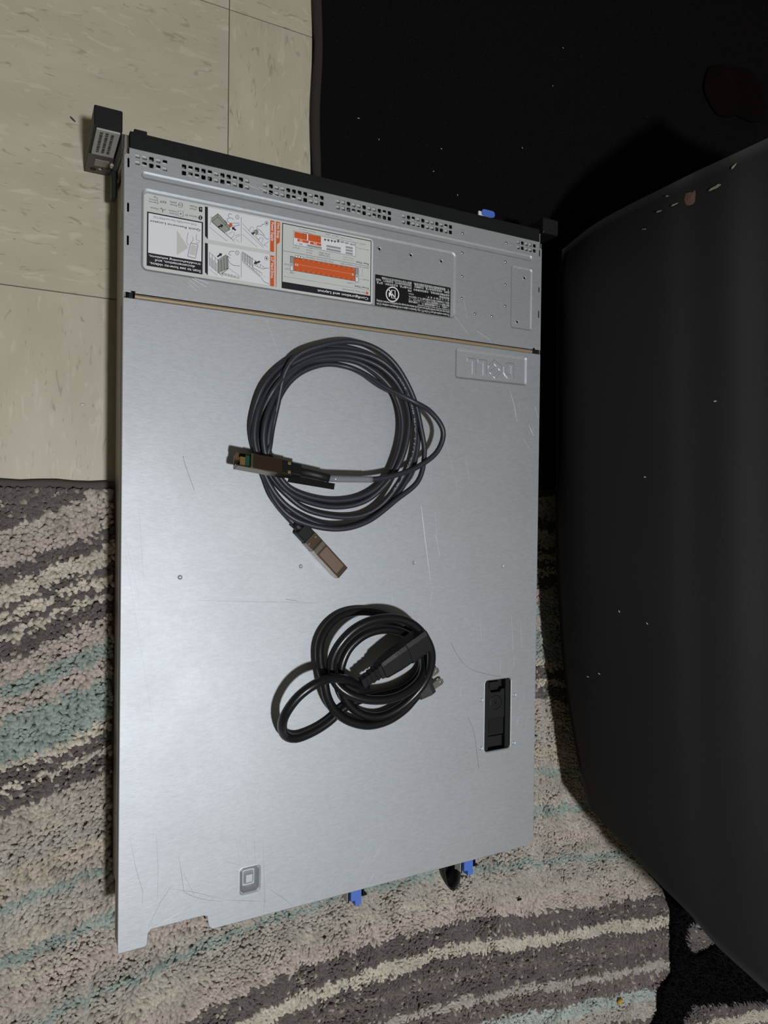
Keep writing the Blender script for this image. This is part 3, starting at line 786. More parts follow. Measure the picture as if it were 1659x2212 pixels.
def inside(p, poly):
    x, y = p; c = False; j = len(poly) - 1
    for i in range(len(poly)):
        xi, yi = poly[i]; xj, yj = poly[j]
        if (yi > y) != (yj > y) and x < (xj - xi) * (y - yi) / (yj - yi) + xi: c = not c
        j = i
    return c

def plate(name, outline, loops, holes, z0, thick, material, parent):
    """pressed sheet: outline, raised or recessed loops [(poly, z)] and cut holes; all in mm, z in mm"""
    pts = []; zs = []; edges = []
    for poly, z in [(outline, z0 - .35), (inset(outline, .55), z0)] + loops + [(h, hz) for h, hz in holes]:
        b = len(pts); n = len(poly); pts += [Vector(p) for p in poly]; zs += [z] * n
        edges += [(b + i, b + (i + 1) % n) for i in range(n)]
    vo, eo, fo, ov, oe, of = delaunay_2d_cdt(pts, edges, [], 0, 1e-5)
    zz = [zs[o[0]] if o else z0 for o in ov]
    hb = [(h, min(p[0] for p in h), max(p[0] for p in h), min(p[1] for p in h), max(p[1] for p in h)) for h, _ in holes]
    faces = []
    for f in fo:
        c = sum((vo[i] for i in f), Vector((0, 0))) / len(f)
        if not inside(c, outline): continue
        if any(a <= c.x <= b and d <= c.y <= e and inside(c, h) for h, a, b, d, e in hb): continue
        faces.append(tuple(f))
    o = link_mesh(name, [(v.x / 1000, v.y / 1000, z / 1000) for v, z in zip(vo, zz)], faces, material, parent)
    me = o.data; bm = bmesh.new(); bm.from_mesh(me); bmesh.ops.recalc_face_normals(bm, faces=bm.faces)
    if sum(f.normal.z * f.calc_area() for f in bm.faces) < 0: bmesh.ops.reverse_faces(bm, faces=bm.faces)
    bm.to_mesh(me); bm.free()
    sd = o.modifiers.new('sheet', 'SOLIDIFY'); sd.thickness = thick / 1000; sd.offset = -1
    return o

def emboss(poly, z, dz, w):
    """pressed step: a sloped wall with a small radius at its foot"""
    return [(poly, z), (inset(poly, w * 0.85), z + dz * 0.9), (inset(poly, w * 1.15), z + dz)]

# ------------------------------------------------------------------ materials
def steel(name, rgb, rough, metal=0.9):
    m = mat(name, rgb, rough, metal); nt = m.node_tree; b = nt.nodes['Principled BSDF']
    tc = nt.nodes['Texture Coordinate']
    n = nt.nodes.new('ShaderNodeTexNoise'); n.inputs['Scale'].default_value = 900; n.inputs['Detail'].default_value = 3
    mp = nt.nodes.new('ShaderNodeMapping'); mp.inputs['Scale'].default_value = (0.45, 1.3, 1)
    nt.links.new(tc.outputs['Object'], mp.inputs[0]); nt.links.new(mp.outputs[0], n.inputs['Vector'])
    n2 = nt.nodes.new('ShaderNodeTexNoise'); n2.inputs['Scale'].default_value = 14; n2.inputs['Detail'].default_value = 6
    nt.links.new(tc.outputs['Object'], n2.inputs['Vector'])
    mr = nt.nodes.new('ShaderNodeMapRange'); mr.inputs[3].default_value = rough - 0.05; mr.inputs[4].default_value = rough + 0.06
    nt.links.new(n2.outputs['Fac'], mr.inputs[0]); nt.links.new(mr.outputs[0], b.inputs['Roughness'])
    bp = nt.nodes.new('ShaderNodeBump'); bp.inputs['Strength'].default_value = 0.10; bp.inputs['Distance'].default_value = 0.0004
    nt.links.new(n.outputs['Fac'], bp.inputs['Height']); nt.links.new(bp.outputs['Normal'], b.inputs['Normal'])
    mx = nt.nodes.new('ShaderNodeMix'); mx.data_type = 'RGBA'; c = lin(rgb)
    mx.inputs[6].default_value = tuple(x * 0.86 for x in c) + (1,); mx.inputs[7].default_value = tuple(min(1, x * 1.1) for x in c) + (1,)
    n3 = nt.nodes.new('ShaderNodeTexNoise'); n3.inputs['Scale'].default_value = 420; n3.inputs['Detail'].default_value = 2
    nt.links.new(mp.outputs[0], n3.inputs['Vector']); nt.links.new(n3.outputs['Fac'], mx.inputs[0]); nt.links.new(mx.outputs[2], b.inputs['Base Color'])
    return m

M_STEEL = steel('galvanised_steel', (178, 182, 187), 0.54, 0.66)
M_STEEL_SIDE = steel('galvanised_steel_side', (150, 148, 140), 0.55, 0.8)
M_LIP = mat('warm_bare_steel_lip', (158, 142, 116), 0.55, 0.4, bump=0.2, bscale=300)
M_BRIGHT = mat('bright_steel', (205, 205, 205), 0.25, 1.0)
M_ZINC = mat('pale_zinc', (196, 196, 194), 0.45, 0.25)
M_BLACK_PLASTIC = mat('black_plastic', (17, 18, 20), 0.55, spec=0.35, bump=0.15, bscale=900)
M_BLACK_PAINT = mat('black_painted_steel', (13, 16, 18), 0.6, spec=0.3, bump=0.1, bscale=1200)
M_GREY_PLASTIC = mat('charcoal_plastic', (70, 65, 65), 0.5)
M_BLUE = mat('blue_plastic', (78, 112, 200), 0.45)
M_WHITE_PLASTIC = mat('white_plastic', (225, 228, 230), 0.4)
M_CABLE = mat('black_cable_jacket', (44, 46, 54), 0.42, bump=0.08, bscale=800)
M_CORD = mat('black_power_cord_jacket', (20, 21, 25), 0.30, bump=0.05, bscale=600)
M_MOULD = mat('black_moulded_rubber', (22, 23, 27), 0.5, bump=0.25, bscale=900)
M_BRONZE = mat('nickel_bronze_shell', (120, 106, 92), 0.33, 1.0, bump=0.06, bscale=900)
M_SHELL_SIDE = mat('nickel_shell', (170, 165, 155), 0.3, 1.0)
M_GOLD = mat('gold_contacts', (206, 182, 120), 0.35, 0.9)
M_PCB = mat('green_circuit_board', (22, 78, 54), 0.5)
M_CLEAR = mat('clear_sleeve', (128, 130, 138), 0.12, 0.0)
M_LEATHER = mat('black_faux_leather', (30, 29, 30), 0.7, spec=0.25, bump=0.2, bscale=500, vary=0.15, vscale=8)
M_TORN = mat('brown_backing_cloth', (92, 70, 62), 0.95, bump=0.5, bscale=700)
M_FLAKE = mat('pale_peeling_flake', (128, 122, 108), 0.85)
M_LINT = mat('white_lint', (205, 205, 205), 0.95)
INK = {'bk': (30, 28, 38), 'bk2': (12, 12, 14), 'dk': (62, 62, 66), 'gy': (112, 114, 118), 'dg': (98, 100, 106), 'wh': (236, 238, 240), 'wp': (222, 224, 230),
       'lab': (200, 204, 202), 'lg': (196, 197, 192), 'mg': (150, 151, 157), 'gf': (150, 153, 146), 'or': (205, 92, 42), 'od': (150, 62, 26), 'pk': (232, 165, 128)}
INKN = {'bk': 'black_print', 'bk2': 'black_background', 'dk': 'charcoal_print', 'gy': 'grey_print', 'dg': 'dark_grey_drawing', 'wh': 'white_print', 'wp': 'white_panel', 'lab': 'light_grey_panel',
        'lg': 'pale_grey_print', 'mg': 'mid_grey_print', 'gf': 'grey_drawing_fill', 'or': 'orange_print', 'od': 'dark_orange_print', 'pk': 'pale_orange_print'}
M_INK = {k: mat('ink_' + INKN[k], c, 0.55, spec=0.3) for k, c in INK.items()}

# ------------------------------------------------------------------ floor: 12 inch vinyl tiles, grain turned a quarter from tile to tile
FZ = -0.008
def vinyl():
    m = mat('vinyl_tile', (186, 179, 160), 0.42, spec=0.4); nt = m.node_tree; b = nt.nodes['Principled BSDF']; tc = nt.nodes['Texture Coordinate']
    oi = nt.nodes.new('ShaderNodeObjectInfo'); ad = nt.nodes.new('ShaderNodeVectorMath'); ad.operation = 'ADD'
    cx = nt.nodes.new('ShaderNodeCombineXYZ'); mu = nt.nodes.new('ShaderNodeMath'); mu.operation = 'MULTIPLY'; mu.inputs[1].default_value = 37.0
    nt.links.new(oi.outputs['Random'], mu.inputs[0]); nt.links.new(mu.outputs[0], cx.inputs[0]); nt.links.new(mu.outputs[0], cx.inputs[2])
    nt.links.new(tc.outputs['Object'], ad.inputs[0]); nt.links.new(cx.outputs[0], ad.inputs[1])
    def streak(sx, sy, det, dist):
        mp = nt.nodes.new('ShaderNodeMapping'); mp.inputs['Scale'].default_value = (sx, sy, 1); mp.inputs['Rotation'].default_value = (0, 0, 0.22)
        n = nt.nodes.new('ShaderNodeTexNoise'); n.inputs['Scale'].default_value = 1; n.inputs['Detail'].default_value = det; n.inputs['Distortion'].default_value = dist
        nt.links.new(ad.outputs[0], mp.inputs[0]); nt.links.new(mp.outputs[0], n.inputs['Vector']); return n.outputs['Fac']
    def ramp(fac, stops):
        r = nt.nodes.new('ShaderNodeValToRGB'); el = r.color_ramp.elements
        while len(el) < len(stops): el.new(0.5)
        for e, (p, c) in zip(el, stops): e.position = p; e.color = (c, c, c, 1)
        nt.links.new(fac, r.inputs[0]); return r.outputs[0]
    def mix(col, fac, rgb):
        mx = nt.nodes.new('ShaderNodeMix'); mx.data_type = 'RGBA'; nt.links.new(fac, mx.inputs[0])
        if isinstance(col, tuple): mx.inputs[6].default_value = col
        else: nt.links.new(col, mx.inputs[6])
        mx.inputs[7].default_value = lin(rgb) + (1,); return mx.outputs[2]
    base = lin((186, 179, 160)) + (1,)
    c = mix(base, ramp(streak(9, 26, 4, 0.4), [(0.35, 0), (0.7, 0.75)]), (172, 164, 143))
    c = mix(c, ramp(streak(34, 120, 3, 1.2), [(0.58, 0), (0.68, 0.55)]), (201, 194, 176))
    c = mix(c, ramp(streak(42, 150, 2, 1.5), [(0.63, 0), (0.71, 0.6)]), (140, 131, 112))
    c = mix(c, ramp(streak(60, 130, 2, 0.8), [(0.72, 0), (0.77, 0.6)]), (112, 101, 84))
    c = mix(c, ramp(streak(5, 8, 3, 0.3), [(0.5, 0), (0.75, 0.5)]), (176, 166, 152))
    nt.links.new(c, b.inputs['Base Color'])
    return m
M_TILE = vinyl()
M_GROUT = mat('dark_tile_joint', (92, 85, 70), 0.9)
floor = MB().box(-0.95, -1.25, FZ - 0.02, 1.75, 1.75, FZ - 0.0012).build('floor', M_GROUT); tag(floor, 'beige vinyl tile floor', kind='structure')
TP = 0.3048
tile_me = MB().box(-TP / 2 + 0.0004, -TP / 2 + 0.0004, -0.0012, TP / 2 - 0.0004, TP / 2 - 0.0004, 0.0, 0.00025)
proto = tile_me.build('tile', M_TILE)
first = True
for i in range(-3, 5):
    for j in range(-6, 3):
        t = proto if first else proto.copy()
        if not first: COL.objects.link(t)
        first = False
        t.location = (0.1105 + (i + 0.5) * TP, 0.8676 + (j + 0.5) * TP, FZ)
        t.rotation_euler = (0, 0, math.pi / 2 * ((i + j) % 2))
        t.parent = floor

# ------------------------------------------------------------------ tufted pile
def pile(name, xy, h, r, lean, cols, z0, material, parent, k=3, nap=0.0):
    n = len(xy); m = 3 * k + 1
    ang = rng.uniform(0, 2 * np.pi, n)
    if nap: ang = 2 * np.pi * 1.6 * vnoise(xy[:, 0], xy[:, 1], nap, 31) + rng.normal(0, .7, n)
    d = np.stack([np.cos(ang), np.sin(ang)], 1) * (lean * rng.uniform(0.2, 1, n))[:, None]
    rot = rng.uniform(0, 2 * np.pi, n)
    prof = [(0.0, 1.0), (0.55, 1.1), (0.88, 0.72)]
    V = np.zeros((n, m, 3)); hh = np.asarray(h) * np.ones(n); rr = np.asarray(r) * np.ones(n)
    for li, (t, w) in enumerate(prof):
        for q in range(k):
            a = rot + 2 * np.pi * q / k
            V[:, li * k + q, 0] = xy[:, 0] + d[:, 0] * t * t + np.cos(a) * rr * w
            V[:, li * k + q, 1] = xy[:, 1] + d[:, 1] * t * t + np.sin(a) * rr * w
            V[:, li * k + q, 2] = z0 + hh * t
    V[:, 3 * k, 0] = xy[:, 0] + d[:, 0] * 1.1; V[:, 3 * k, 1] = xy[:, 1] + d[:, 1] * 1.1; V[:, 3 * k, 2] = z0 + hh
    tri = []
    for li in range(2):
        for q in range(k):
            a, b = li * k + q, li * k + (q + 1) % k; tri += [(a, b, b + k), (a, b + k, a + k)]
    tri += [(2 * k + q, 2 * k + (q + 1) % k, 3 * k) for q in range(k)]
    F = (np.array(tri)[None] + (np.arange(n) * m)[:, None, None]).reshape(-1, 3)
    me = bpy.data.meshes.new(name)
    me.vertices.add(n * m); me.vertices.foreach_set('co', V.reshape(-1))
    me.loops.add(F.size); me.loops.foreach_set('vertex_index', F.reshape(-1).astype(np.int32))
    me.polygons.add(len(F)); me.polygons.foreach_set('loop_start', np.arange(0, F.size, 3, dtype=np.int32))
    me.polygons.foreach_set('use_smooth', np.ones(len(F), dtype=bool))
    me.update(calc_edges=True)
    at = me.color_attributes.new('yarn', 'FLOAT_COLOR', 'POINT')
    C = np.ones((n, m, 4)); C[:, :, :3] = cols[:, None, :]
    at.data.foreach_set('color', C.reshape(-1))
    me.materials.append(material)
    o = bpy.data.objects.new(name, me); COL.objects.link(o); attach(o, parent); o['kind'] = 'stuff'
    return o

def yarn_mat(name, rough=0.95, sheen=0.3):
    m = mat(name, (150, 140, 130), rough, spec=0.15); nt = m.node_tree; b = nt.nodes['Principled BSDF']
    a = nt.nodes.new('ShaderNodeVertexColor'); a.layer_name = 'yarn'; nt.links.new(a.outputs[0], b.inputs['Base Color'])
    b.inputs['Sheen Weight'].default_value = sheen
    return m

def vnoise(x, y, s, seed=0):
    """value noise on numpy arrays"""
    g = np.random.default_rng(seed).random((256, 256)); u = x * s + 1000; v = y * s + 1000
    i = np.floor(u).astype(int); j = np.floor(v).astype(int); fu = u - i; fv = v - j
    fu = fu * fu * (3 - 2 * fu); fv = fv * fv * (3 - 2 * fv); a = lambda p, q: g[p % 256, q % 256]
    return (a(i, j) * (1 - fu) + a(i + 1, j) * fu) * (1 - fv) + (a(i, j + 1) * (1 - fu) + a(i + 1, j + 1) * fu) * fv

CR = {'beige': (176, 168, 157), 'pink': (180, 169, 160), 'cream': (193, 185, 171), 'dark': (98, 91, 89), 'brown': (112, 101, 99), 'teal': (150, 160, 154), 'grey': (171, 165, 156), 'lteal': (172, 180, 175), 'olive': (181, 171, 155)}
STRIPES = [(9, 'dark'), (.389, 'beige'), (.372, 'pink'), (.352, 'dark'), (.337, 'cream'), (.317, 'dark'), (.310, 'cream'), (.300, 'dark'), (.292, 'cream'), (.283, 'dark'), (.266, 'pink'), (.245, 'teal'),
           (.229, 'pink'), (.213, 'teal'), (.171, 'cream'), (.161, 'dark'), (.148, 'cream'), (.141, 'dark'), (.124, 'beige'), (.085, 'grey'), (.066, 'olive'), (.050, 'beige'), (.038, 'teal'), (.030, 'grey'), (.008, 'beige'), (-.008, 'teal'),
           (-.022, 'beige'), (-.040, 'pink'), (-.062, 'grey'), (-.079, 'teal'), (-.088, 'grey'), (-.108, 'beige'), (-.125, 'pink'), (-.147, 'dark'), (-.172, 'cream'), (-.188, 'dark'), (-.204, 'brown'), (-.216, 'dark'), (-.238, 'grey'), (-.250, 'brown'), (-.273, 'lteal'), (-.290, 'grey'), (-.31, 'dark'), (-.34, 'cream'), (-.36, 'brown'), (-.42, 'teal'), (-.45, 'beige')]
def rug_colour(x, y):
    k = np.clip(.2 + .85 * y, .2, .46)
    xp = np.clip(x, 0, None); a = np.minimum(xp, .28); g = .22 * (a - a * a / .56)
    b = np.clip(xp - .28, 0, .17); g -= .16 * b * b / .34; g -= .16 * np.clip(xp - .45, 0, None)
    g = np.where(x < 0, k * x, g)
    s = y - g + (vnoise(x, y, 30, 1) - .5) * .006 + (vnoise(x, y, 140, 2) - .5) * .004 + rng.normal(0, .0010, len(x))
    edges = np.array([-e for e, _ in STRIPES[1:]]); idx = np.searchsorted(edges, -s)
    table = np.array([lin(CR[n]) for _, n in STRIPES]); c = table[idx]
    isdark = np.array([n in ('dark', 'brown') for _, n in STRIPES])[idx]
    fl = rng.random(len(x)) < np.where(isdark, .07, .0)
    c[fl] = np.array(lin((165, 155, 142))) * rng.uniform(.75, 1.05, (fl.sum(), 1))
    mott = 0.86 + 0.28 * vnoise(x, y, 70, 5)
    return c * mott[:, None] * rng.uniform(.86, 1.12, len(x))[:, None]

# striped rug: right-hand edge at x = .772, hemmed edge at y = .388
RUG = MB().box(-0.276, -0.495, FZ, 1.0, 0.386, -0.0015, 0.002).build('striped_rug', mat('rug_backing', (120, 112, 104), 0.95))
tag(RUG, 'striped shag rug in beige, taupe and teal under the server', 'rug')
hem = MB()
pts = [(-0.276 + i * 0.0145, 0.388 + 0.0008 * math.sin(i * 1.7), -0.0046) for i in range(89)]
hem.tube(pts, 0.0042, 8).build('hem', mat('dark_rug_hem', (82, 76, 74), 0.95, bump=0.8, bscale=900), RUG, True)
sp = 0.0030
gx, gy = np.meshgrid(np.arange(-0.272, 0.98, sp), np.arange(-0.49, 0.386, sp)); gx[1::2] += sp / 2
xy = np.stack([gx.ravel(), gy.ravel()], 1) + rng.normal(0, sp * .28, (gx.size, 2))
keep = ~((xy[:, 0] > .62) & (xy[:, 1] > -.02)) & ~((xy[:, 0] > .004) & (xy[:, 0] < .430) & (xy[:, 1] > .028))
keep &= xy[:, 1] < .3845
xy = xy[keep]
wave = vnoise(xy[:, 0], xy[:, 1], 110, 9)
pile('pile', xy, 0.0050 + 0.0038 * wave, 0.0021 * rng.uniform(.75, 1.3, len(xy)), 0.0052, rug_colour(xy[:, 0], xy[:, 1]), -0.002, yarn_mat('rug_yarn'), RUG, 5, 30)

# black felt mat with bound edge
MAT_ = MB().box(0.199, 0.395, FZ, 1.45, 1.42, -0.0012, 0.001).build('felt_mat', mat('black_felt', (18, 16, 16), 1.0, spec=0.05, bump=1.0, bscale=700))
tag(MAT_, 'black felt floor mat with a bound edge behind the server', 'mat')
MB().tube([(0.203 + 0.0012 * math.sin(i * .9), 0.678 + i * 0.02, -0.0032) for i in range(38)], 0.0052, 8).build('bound_edge', mat('dark_brown_binding', (46, 38, 35), 0.95, bump=0.7, bscale=800), MAT_, True)
mx_ = np.stack([rng.uniform(.212, 1.0, 16000), rng.uniform(.682, 1.2, 16000)], 1)
pile('fibres', mx_, 0.0022, 0.00035, 0.003, np.array(lin((28, 26, 26)))[None] * rng.uniform(.5, 1.5, (16000, 1)), -0.0014, yarn_mat('felt_fibre', 1.0, 0.0), MAT_)

# black tufted sheet cut to the shadow's outline, standing in for shade on the rug
tp = POINTS['shade_patch'][0]
TH = MB().prism(tp, .0072, .0090).build('shaggy_shade_patch', mat('shade_patch_backing', (9, 9, 10), 1.0, spec=0.03)); tag(TH, 'black tufted sheet standing in for a shadow on the corner of the striped rug', 'shade_patch')
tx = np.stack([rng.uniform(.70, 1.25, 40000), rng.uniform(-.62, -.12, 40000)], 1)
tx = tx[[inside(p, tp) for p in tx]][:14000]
pile('pile', tx, 0.009 * rng.uniform(.6, 1.2, len(tx)), 0.0010, 0.008, np.array(lin((20, 19, 21)))[None] * rng.uniform(.4, 1.3, (len(tx), 1)), .0086, yarn_mat('shade_patch_yarn', 1.0, 0.0), TH)

# ------------------------------------------------------------------ rack server
SRV = empty('rack_server', (0.217, 0.33, 0.0))
tag(SRV, 'silver steel rack server lying flat with cables on its lid', 'server')
Z = 86.8
# chassis tub, open at the top
ch = MB()
ch.box(.0055, .030, 0, .4285, .660, .0020)
ch.box(.0055, .030, .002, .0068, .660, .0705).box(.4272, .030, .002, .4285, .660, .0705)
ch.box(.0068, .030, .002, .4272, .0315, .0800).box(.0068, .6585, .002, .4272, .660, .0800)
ch.box(.0000, .006, .0700, .0012, .6615, .0858).box(.4328, .006, .0700, .4340, .6615, .0858)
ch.box(.0012, .006, .0695, .0068, .6600, .0705).box(.4272, .006, .0695, .4328, .6600, .0705)
ch.build('chassis', M_STEEL_SIDE, SRV)
for y in (.10, .205, .335, .47, .60):
    MB().box(-.0008, y, .0715, .0003, y + .012, .0775, .0003).build('side_tab', M_STEEL_SIDE, SRV)
MB().box(-.0006, .016, .0778, .0002, .535, .0790).build('side_groove', mat('dark_steel_groove', (92, 88, 78), 0.6, 0.6), SRV)
# drive bay below the vents
db = MB().box(.0080, .545, .030, .4260, .6580, .0690).build('drive_bay', mat('dark_bay', (15, 15, 17), 0.8), SRV)
dc = MB(); rc = random.Random(5)
for gx0, n in ((10.6, 5), (48.1, 11), (119.1, 11), (190.0, 11), (260.5, 11), (401.5, 5)):
    for c in range(n):
        if (c + int(gx0)) % 3 == 0: continue
        x = (gx0 + c * 5.46) / 1000
        for yy in (.6574, .6519):
            if rc.random() < .85:
                k = rc.choice((-1, 1, 1)); dc.box(x - .0019, yy + (.0002 if k > 0 else -.0019), .069, x + .0019, yy + (.0022 if k > 0 else .0002), .0850 + rc.uniform(0, .0006))
dcl = dc.build('drive_clip', M_ZINC, db); dcl['kind'] = 'stuff'

# front cover with vents, ribs and label panel
holes = []
for gx0, n in ((10.6, 5), (48.1, 11), (119.1, 11), (190.0, 11), (260.5, 11), (401.5, 5)):
    for c in range(n):
        for yy in (657.4, 651.9):
            cx = gx0 + c * 5.46; holes.append((rrect(cx - 1.85, yy - 1.85, cx + 1.85, yy + 1.85, 0.7, 2), Z))
for ya, yb in ((646.5, 654.5), (610.3, 618), (583.2, 591.3)):
    holes.append((rrect(2.7, ya, 4.3, yb, 0.75, 2), Z))
for ya, yb in ((647, 654.5), (607.8, 613.9), (580, 588)):
    holes.append((rrect(429.8, ya, 431.3, yb, 0.7, 2), Z))
outl = [(0, 545.2), (6.5, 545.2), (6.5, 546.6), (9.5, 546.6), (9.5, 545.0), (423.5, 545.0), (423.5, 546.6), (426.5, 546.6), (426.5, 545.2), (434, 545.2), (434, 655), (432.5, 656.5), (431, 656.5), (431, 663), (4, 663), (4, 658), (1.2, 658), (0, 656)]
PZ = Z - 0.9
loops = emboss(rrect(13.8, 564.6, 322.2, 632.6, 5.0), Z, -0.9, 1.75)
loops += emboss(rrect(13.5, 639.8, 420.5, 646.2, 3.0), Z, -0.75, 1.6)
loops += emboss(rrect(392.4, 564.5, 421.0, 631.5, 3.0), Z, -0.8, 1.6)
scr_panel = [(234.4, 621.0, PZ), (269.4, 621.0, PZ), (304.8, 621.0, PZ), (410.7, 620.6, Z - .8), (401.9, 572.2, Z - .8)]
for x, y, pz in scr_panel: loops += [(circle(x, y, 2.6, 14), pz), (circle(x, y, 2.0, 14), pz + .55)]; holes.append((circle(x, y, 1.15, 12), pz + .3))
fc = plate('front_cover', outl, loops, holes, Z, 1.0, M_STEEL, SRV)
bump_me = MB().lathe([(.0016, 0), (.0013, .0004), (.0007, .0008), (.0002, .0009)], 12)
bp = None
for x, y in [(330.0, 653.5), (329.7, 633.5), (329.9, 609.5), (330.1, 586.9), (346.3, 573.2), (367.9, 573.5), (384.9, 586.6), (384.9, 609.4), (384.7, 633.5), (385.3, 653.5)]:
    o = bump_me.build('rivet', M_BRIGHT, None, True) if bp is None else bp.copy()
    if bp is not None: COL.objects.link(o)
    else: bp = o
    o.location = (x / 1000, y / 1000, Z / 1000); o.parent = fc
lip = MB().box(.0095, .5407, .0800, .4235, .5450, .0838)
n = 10; v = []; f = []
for i in range(n + 1):
    a = math.pi * i / n
    for x in (.0095, .4235): v.append((x, .5429 + .0022 * math.cos(a), .0838 + .0022 * math.sin(a)))
for i in range(n): f.append((2 * i, 2 * i + 1, 2 * i + 3, 2 * i + 2))
lip.add(v, f).build('seam_lip', M_LIP, SRV)
for x in (.0045, .4255):
    MB().box(x, .5405, .074, x + .004, .5468, .0845, .0005).build('seam_clip', M_BLACK_PLASTIC, SRV)

# main cover
outl = [(0, 540.6), (0, 0), (21.5, 0), (23.8, 1.4), (24.4, 11.0), (27, 13.6), (70.5, 13.8), (73.6, 12.6), (75.2, 3.2), (78.4, 0), (434, 0), (434, 540.6)]
loops = []; holes = []
loops += emboss(rrect(323.0, 504.2, 415.4, 535.4, 2.8), Z, -1.1, 2.2)
LOGO = {'L': [(337.8, 527.3), (349.7, 527.3), (349.7, 510.3), (344.2, 510.3), (344.2, 523.2), (337.8, 523.2)],
        'L2': [(351.2, 527.3), (363.3, 527.3), (363.3, 510.3), (357.8, 510.3), (357.8, 523.2), (351.2, 523.2)],
        'E': [(372.9, 529.2), (383.2, 522.4), (382.4, 515.3), (373.9, 508.4), (370.9, 510.7), (379.3, 517.7), (377.6, 519.1), (368.9, 512.4), (365.6, 514.7), (374.3, 521.7), (372.3, 523.3), (365.0, 517.2), (364.6, 522.0)],
        'D': [(399.1, 527.5), (398.9, 510.3), (390.0, 510.3), (386.6, 512.7), (384.4, 515.7), (384.4, 522.7), (386.6, 525.6), (389.6, 527.5)]}
for q in LOGO.values(): loops += [(q, Z - 1.1), (inset(q, .95), Z - .62)]
dh = [(394.4, 523.2), (394.0, 515.6), (391.2, 514.8), (388.6, 516.7), (387.9, 519.8), (389.4, 522.7), (392.1, 523.7)]
loops += [(dh, Z - 1.1), (inset(dh, -.9), Z - .62)]
# latch opening with a turned-down rim
op = rrect(366.6, 112.4, 400.0, 187.7, 3.2)
loops += [(inset(op, -1.6), Z), (inset(op, -1.0), Z + .12), (inset(op, -.4), Z - .25)]; holes.append((op, Z - 1.3))
for x, y in [(361.3, 168.4), (404.9, 168.9), (361.6, 117.0), (404.9, 116.7)]:
    loops += [(circle(x, y, 2.3, 14), Z), (circle(x, y, 1.6, 14), Z - .35), (circle(x, y, .9, 12), Z + .1)]
# square stacking dimple
sq = rrect(102.6, 24.2, 121.0, 47.6, 3.0)
loops += [(inset(sq, -.9), Z), (inset(sq, -.2), Z + .15), (inset(sq, .8), Z - .4), (rrect(106.6, 29.0, 117.2, 42.8, 1.2), Z - 5.2), (rrect(107.2, 29.8, 116.6, 42.0, .9), Z - 5.2), (rrect(109.0, 32.4, 114.9, 39.2, .6), Z - 2.6)]
for x, y in [(47.9, 309.7), (157.1, 315.9), (277.0, 315.8), (386.2, 309.2)]:
    loops += [(circle(x, y, 2.1, 14), Z), (circle(x, y, 1.5, 14), Z - .3), (circle(x, y, .85, 12), Z + .25)]
mc = plate('main_cover', outl, loops, holes, Z, 1.0, M_STEEL, SRV)

# cover latch
lt = MB().box(.3668, .1126, .0745, .3998, .1876, .0772)
lt.box(.3668, .1126, .077, .3722, .1876, .0852, .0006).box(.3942, .1126, .077, .3998, .1876, .0852, .0006)
lt.build('latch_tray', M_BLACK_PLASTIC, SRV)
la = MB()
lp = [(.3724, .1455), (.3940, .1455), (.3940, .1765), (.3905, .1765), (.3880, .1735), (.3770, .1735), (.3745, .1765), (.3724, .1765)]
la.prism(lp, .0772, .0832); la.box(.3728, .1275, .0772, .3936, .1455, .0824)
latch = la.build('latch', M_GREY_PLASTIC if False else M_BLACK_PLASTIC, SRV)
MB().lathe([(.0078, 0), (.0078, .0006), (.0072, .0009), (.0070, .0005), (.0, .0005)], 28, (.3825, .1625, .0830)).build('lock_dial', M_BLACK_PLASTIC, latch, False)
for k in range(11):
    y = .1288 + k * .00155; MB().box(.3738, y, .0823, .3926, y + .0008, .0829).build('grip_rib', M_BLACK_PLASTIC, latch)
MB().box(.3736, .1142, .0772, .3932, .1262, .0815, .0006).build('latch_base', M_BLACK_PLASTIC, latch)
for a in (.8, -.8):
    mb = MB().box(-.0034, -.0006, 0, .0034, .0006, .0004); mb.build('lock_slot', mat('deep_black', (6, 6, 7), 0.8), latch, xf=Matrix.Translation((.3825, .1625, .0836)) @ Matrix.Rotation(a, 4, 'Z'))
MB().box(.3765, .1768, .0772, .3885, .1842, .0800, .0005).build('latch_hook', M_BLACK_PLASTIC, latch)

# black front frame
fb = MB().box(.0045, .6632, .002, .4310, .6770, .0862, .0006); fb.box(.0078, .6765, .060, .0180, .6795, .0862, .0004)
fb.build('front_frame', M_BLACK_PAINT, SRV)
for x0 in (.0005, .4312):
    MB().box(x0, .6560, .030, x0 + .0022, .6735, .0845, .0003).build('frame_bracket', M_STEEL_SIDE, SRV)
tg = POINTS['tag']
t_ = MB().box(tg[0][0], .6765, tg[0][2] - .0016, tg[0][0] + .0165, tg[0][1] + .004, tg[0][2]).build('service_tag', M_WHITE_PLASTIC, SRV)
MB().prism(rrect(tg[0][0] + .0035, tg[0][1] - .0005, tg[0][0] + .0205, tg[0][1] + .0065, .003), tg[0][2] - .0002, tg[0][2] + .0014).build('tag_pull', M_BLUE, t_)

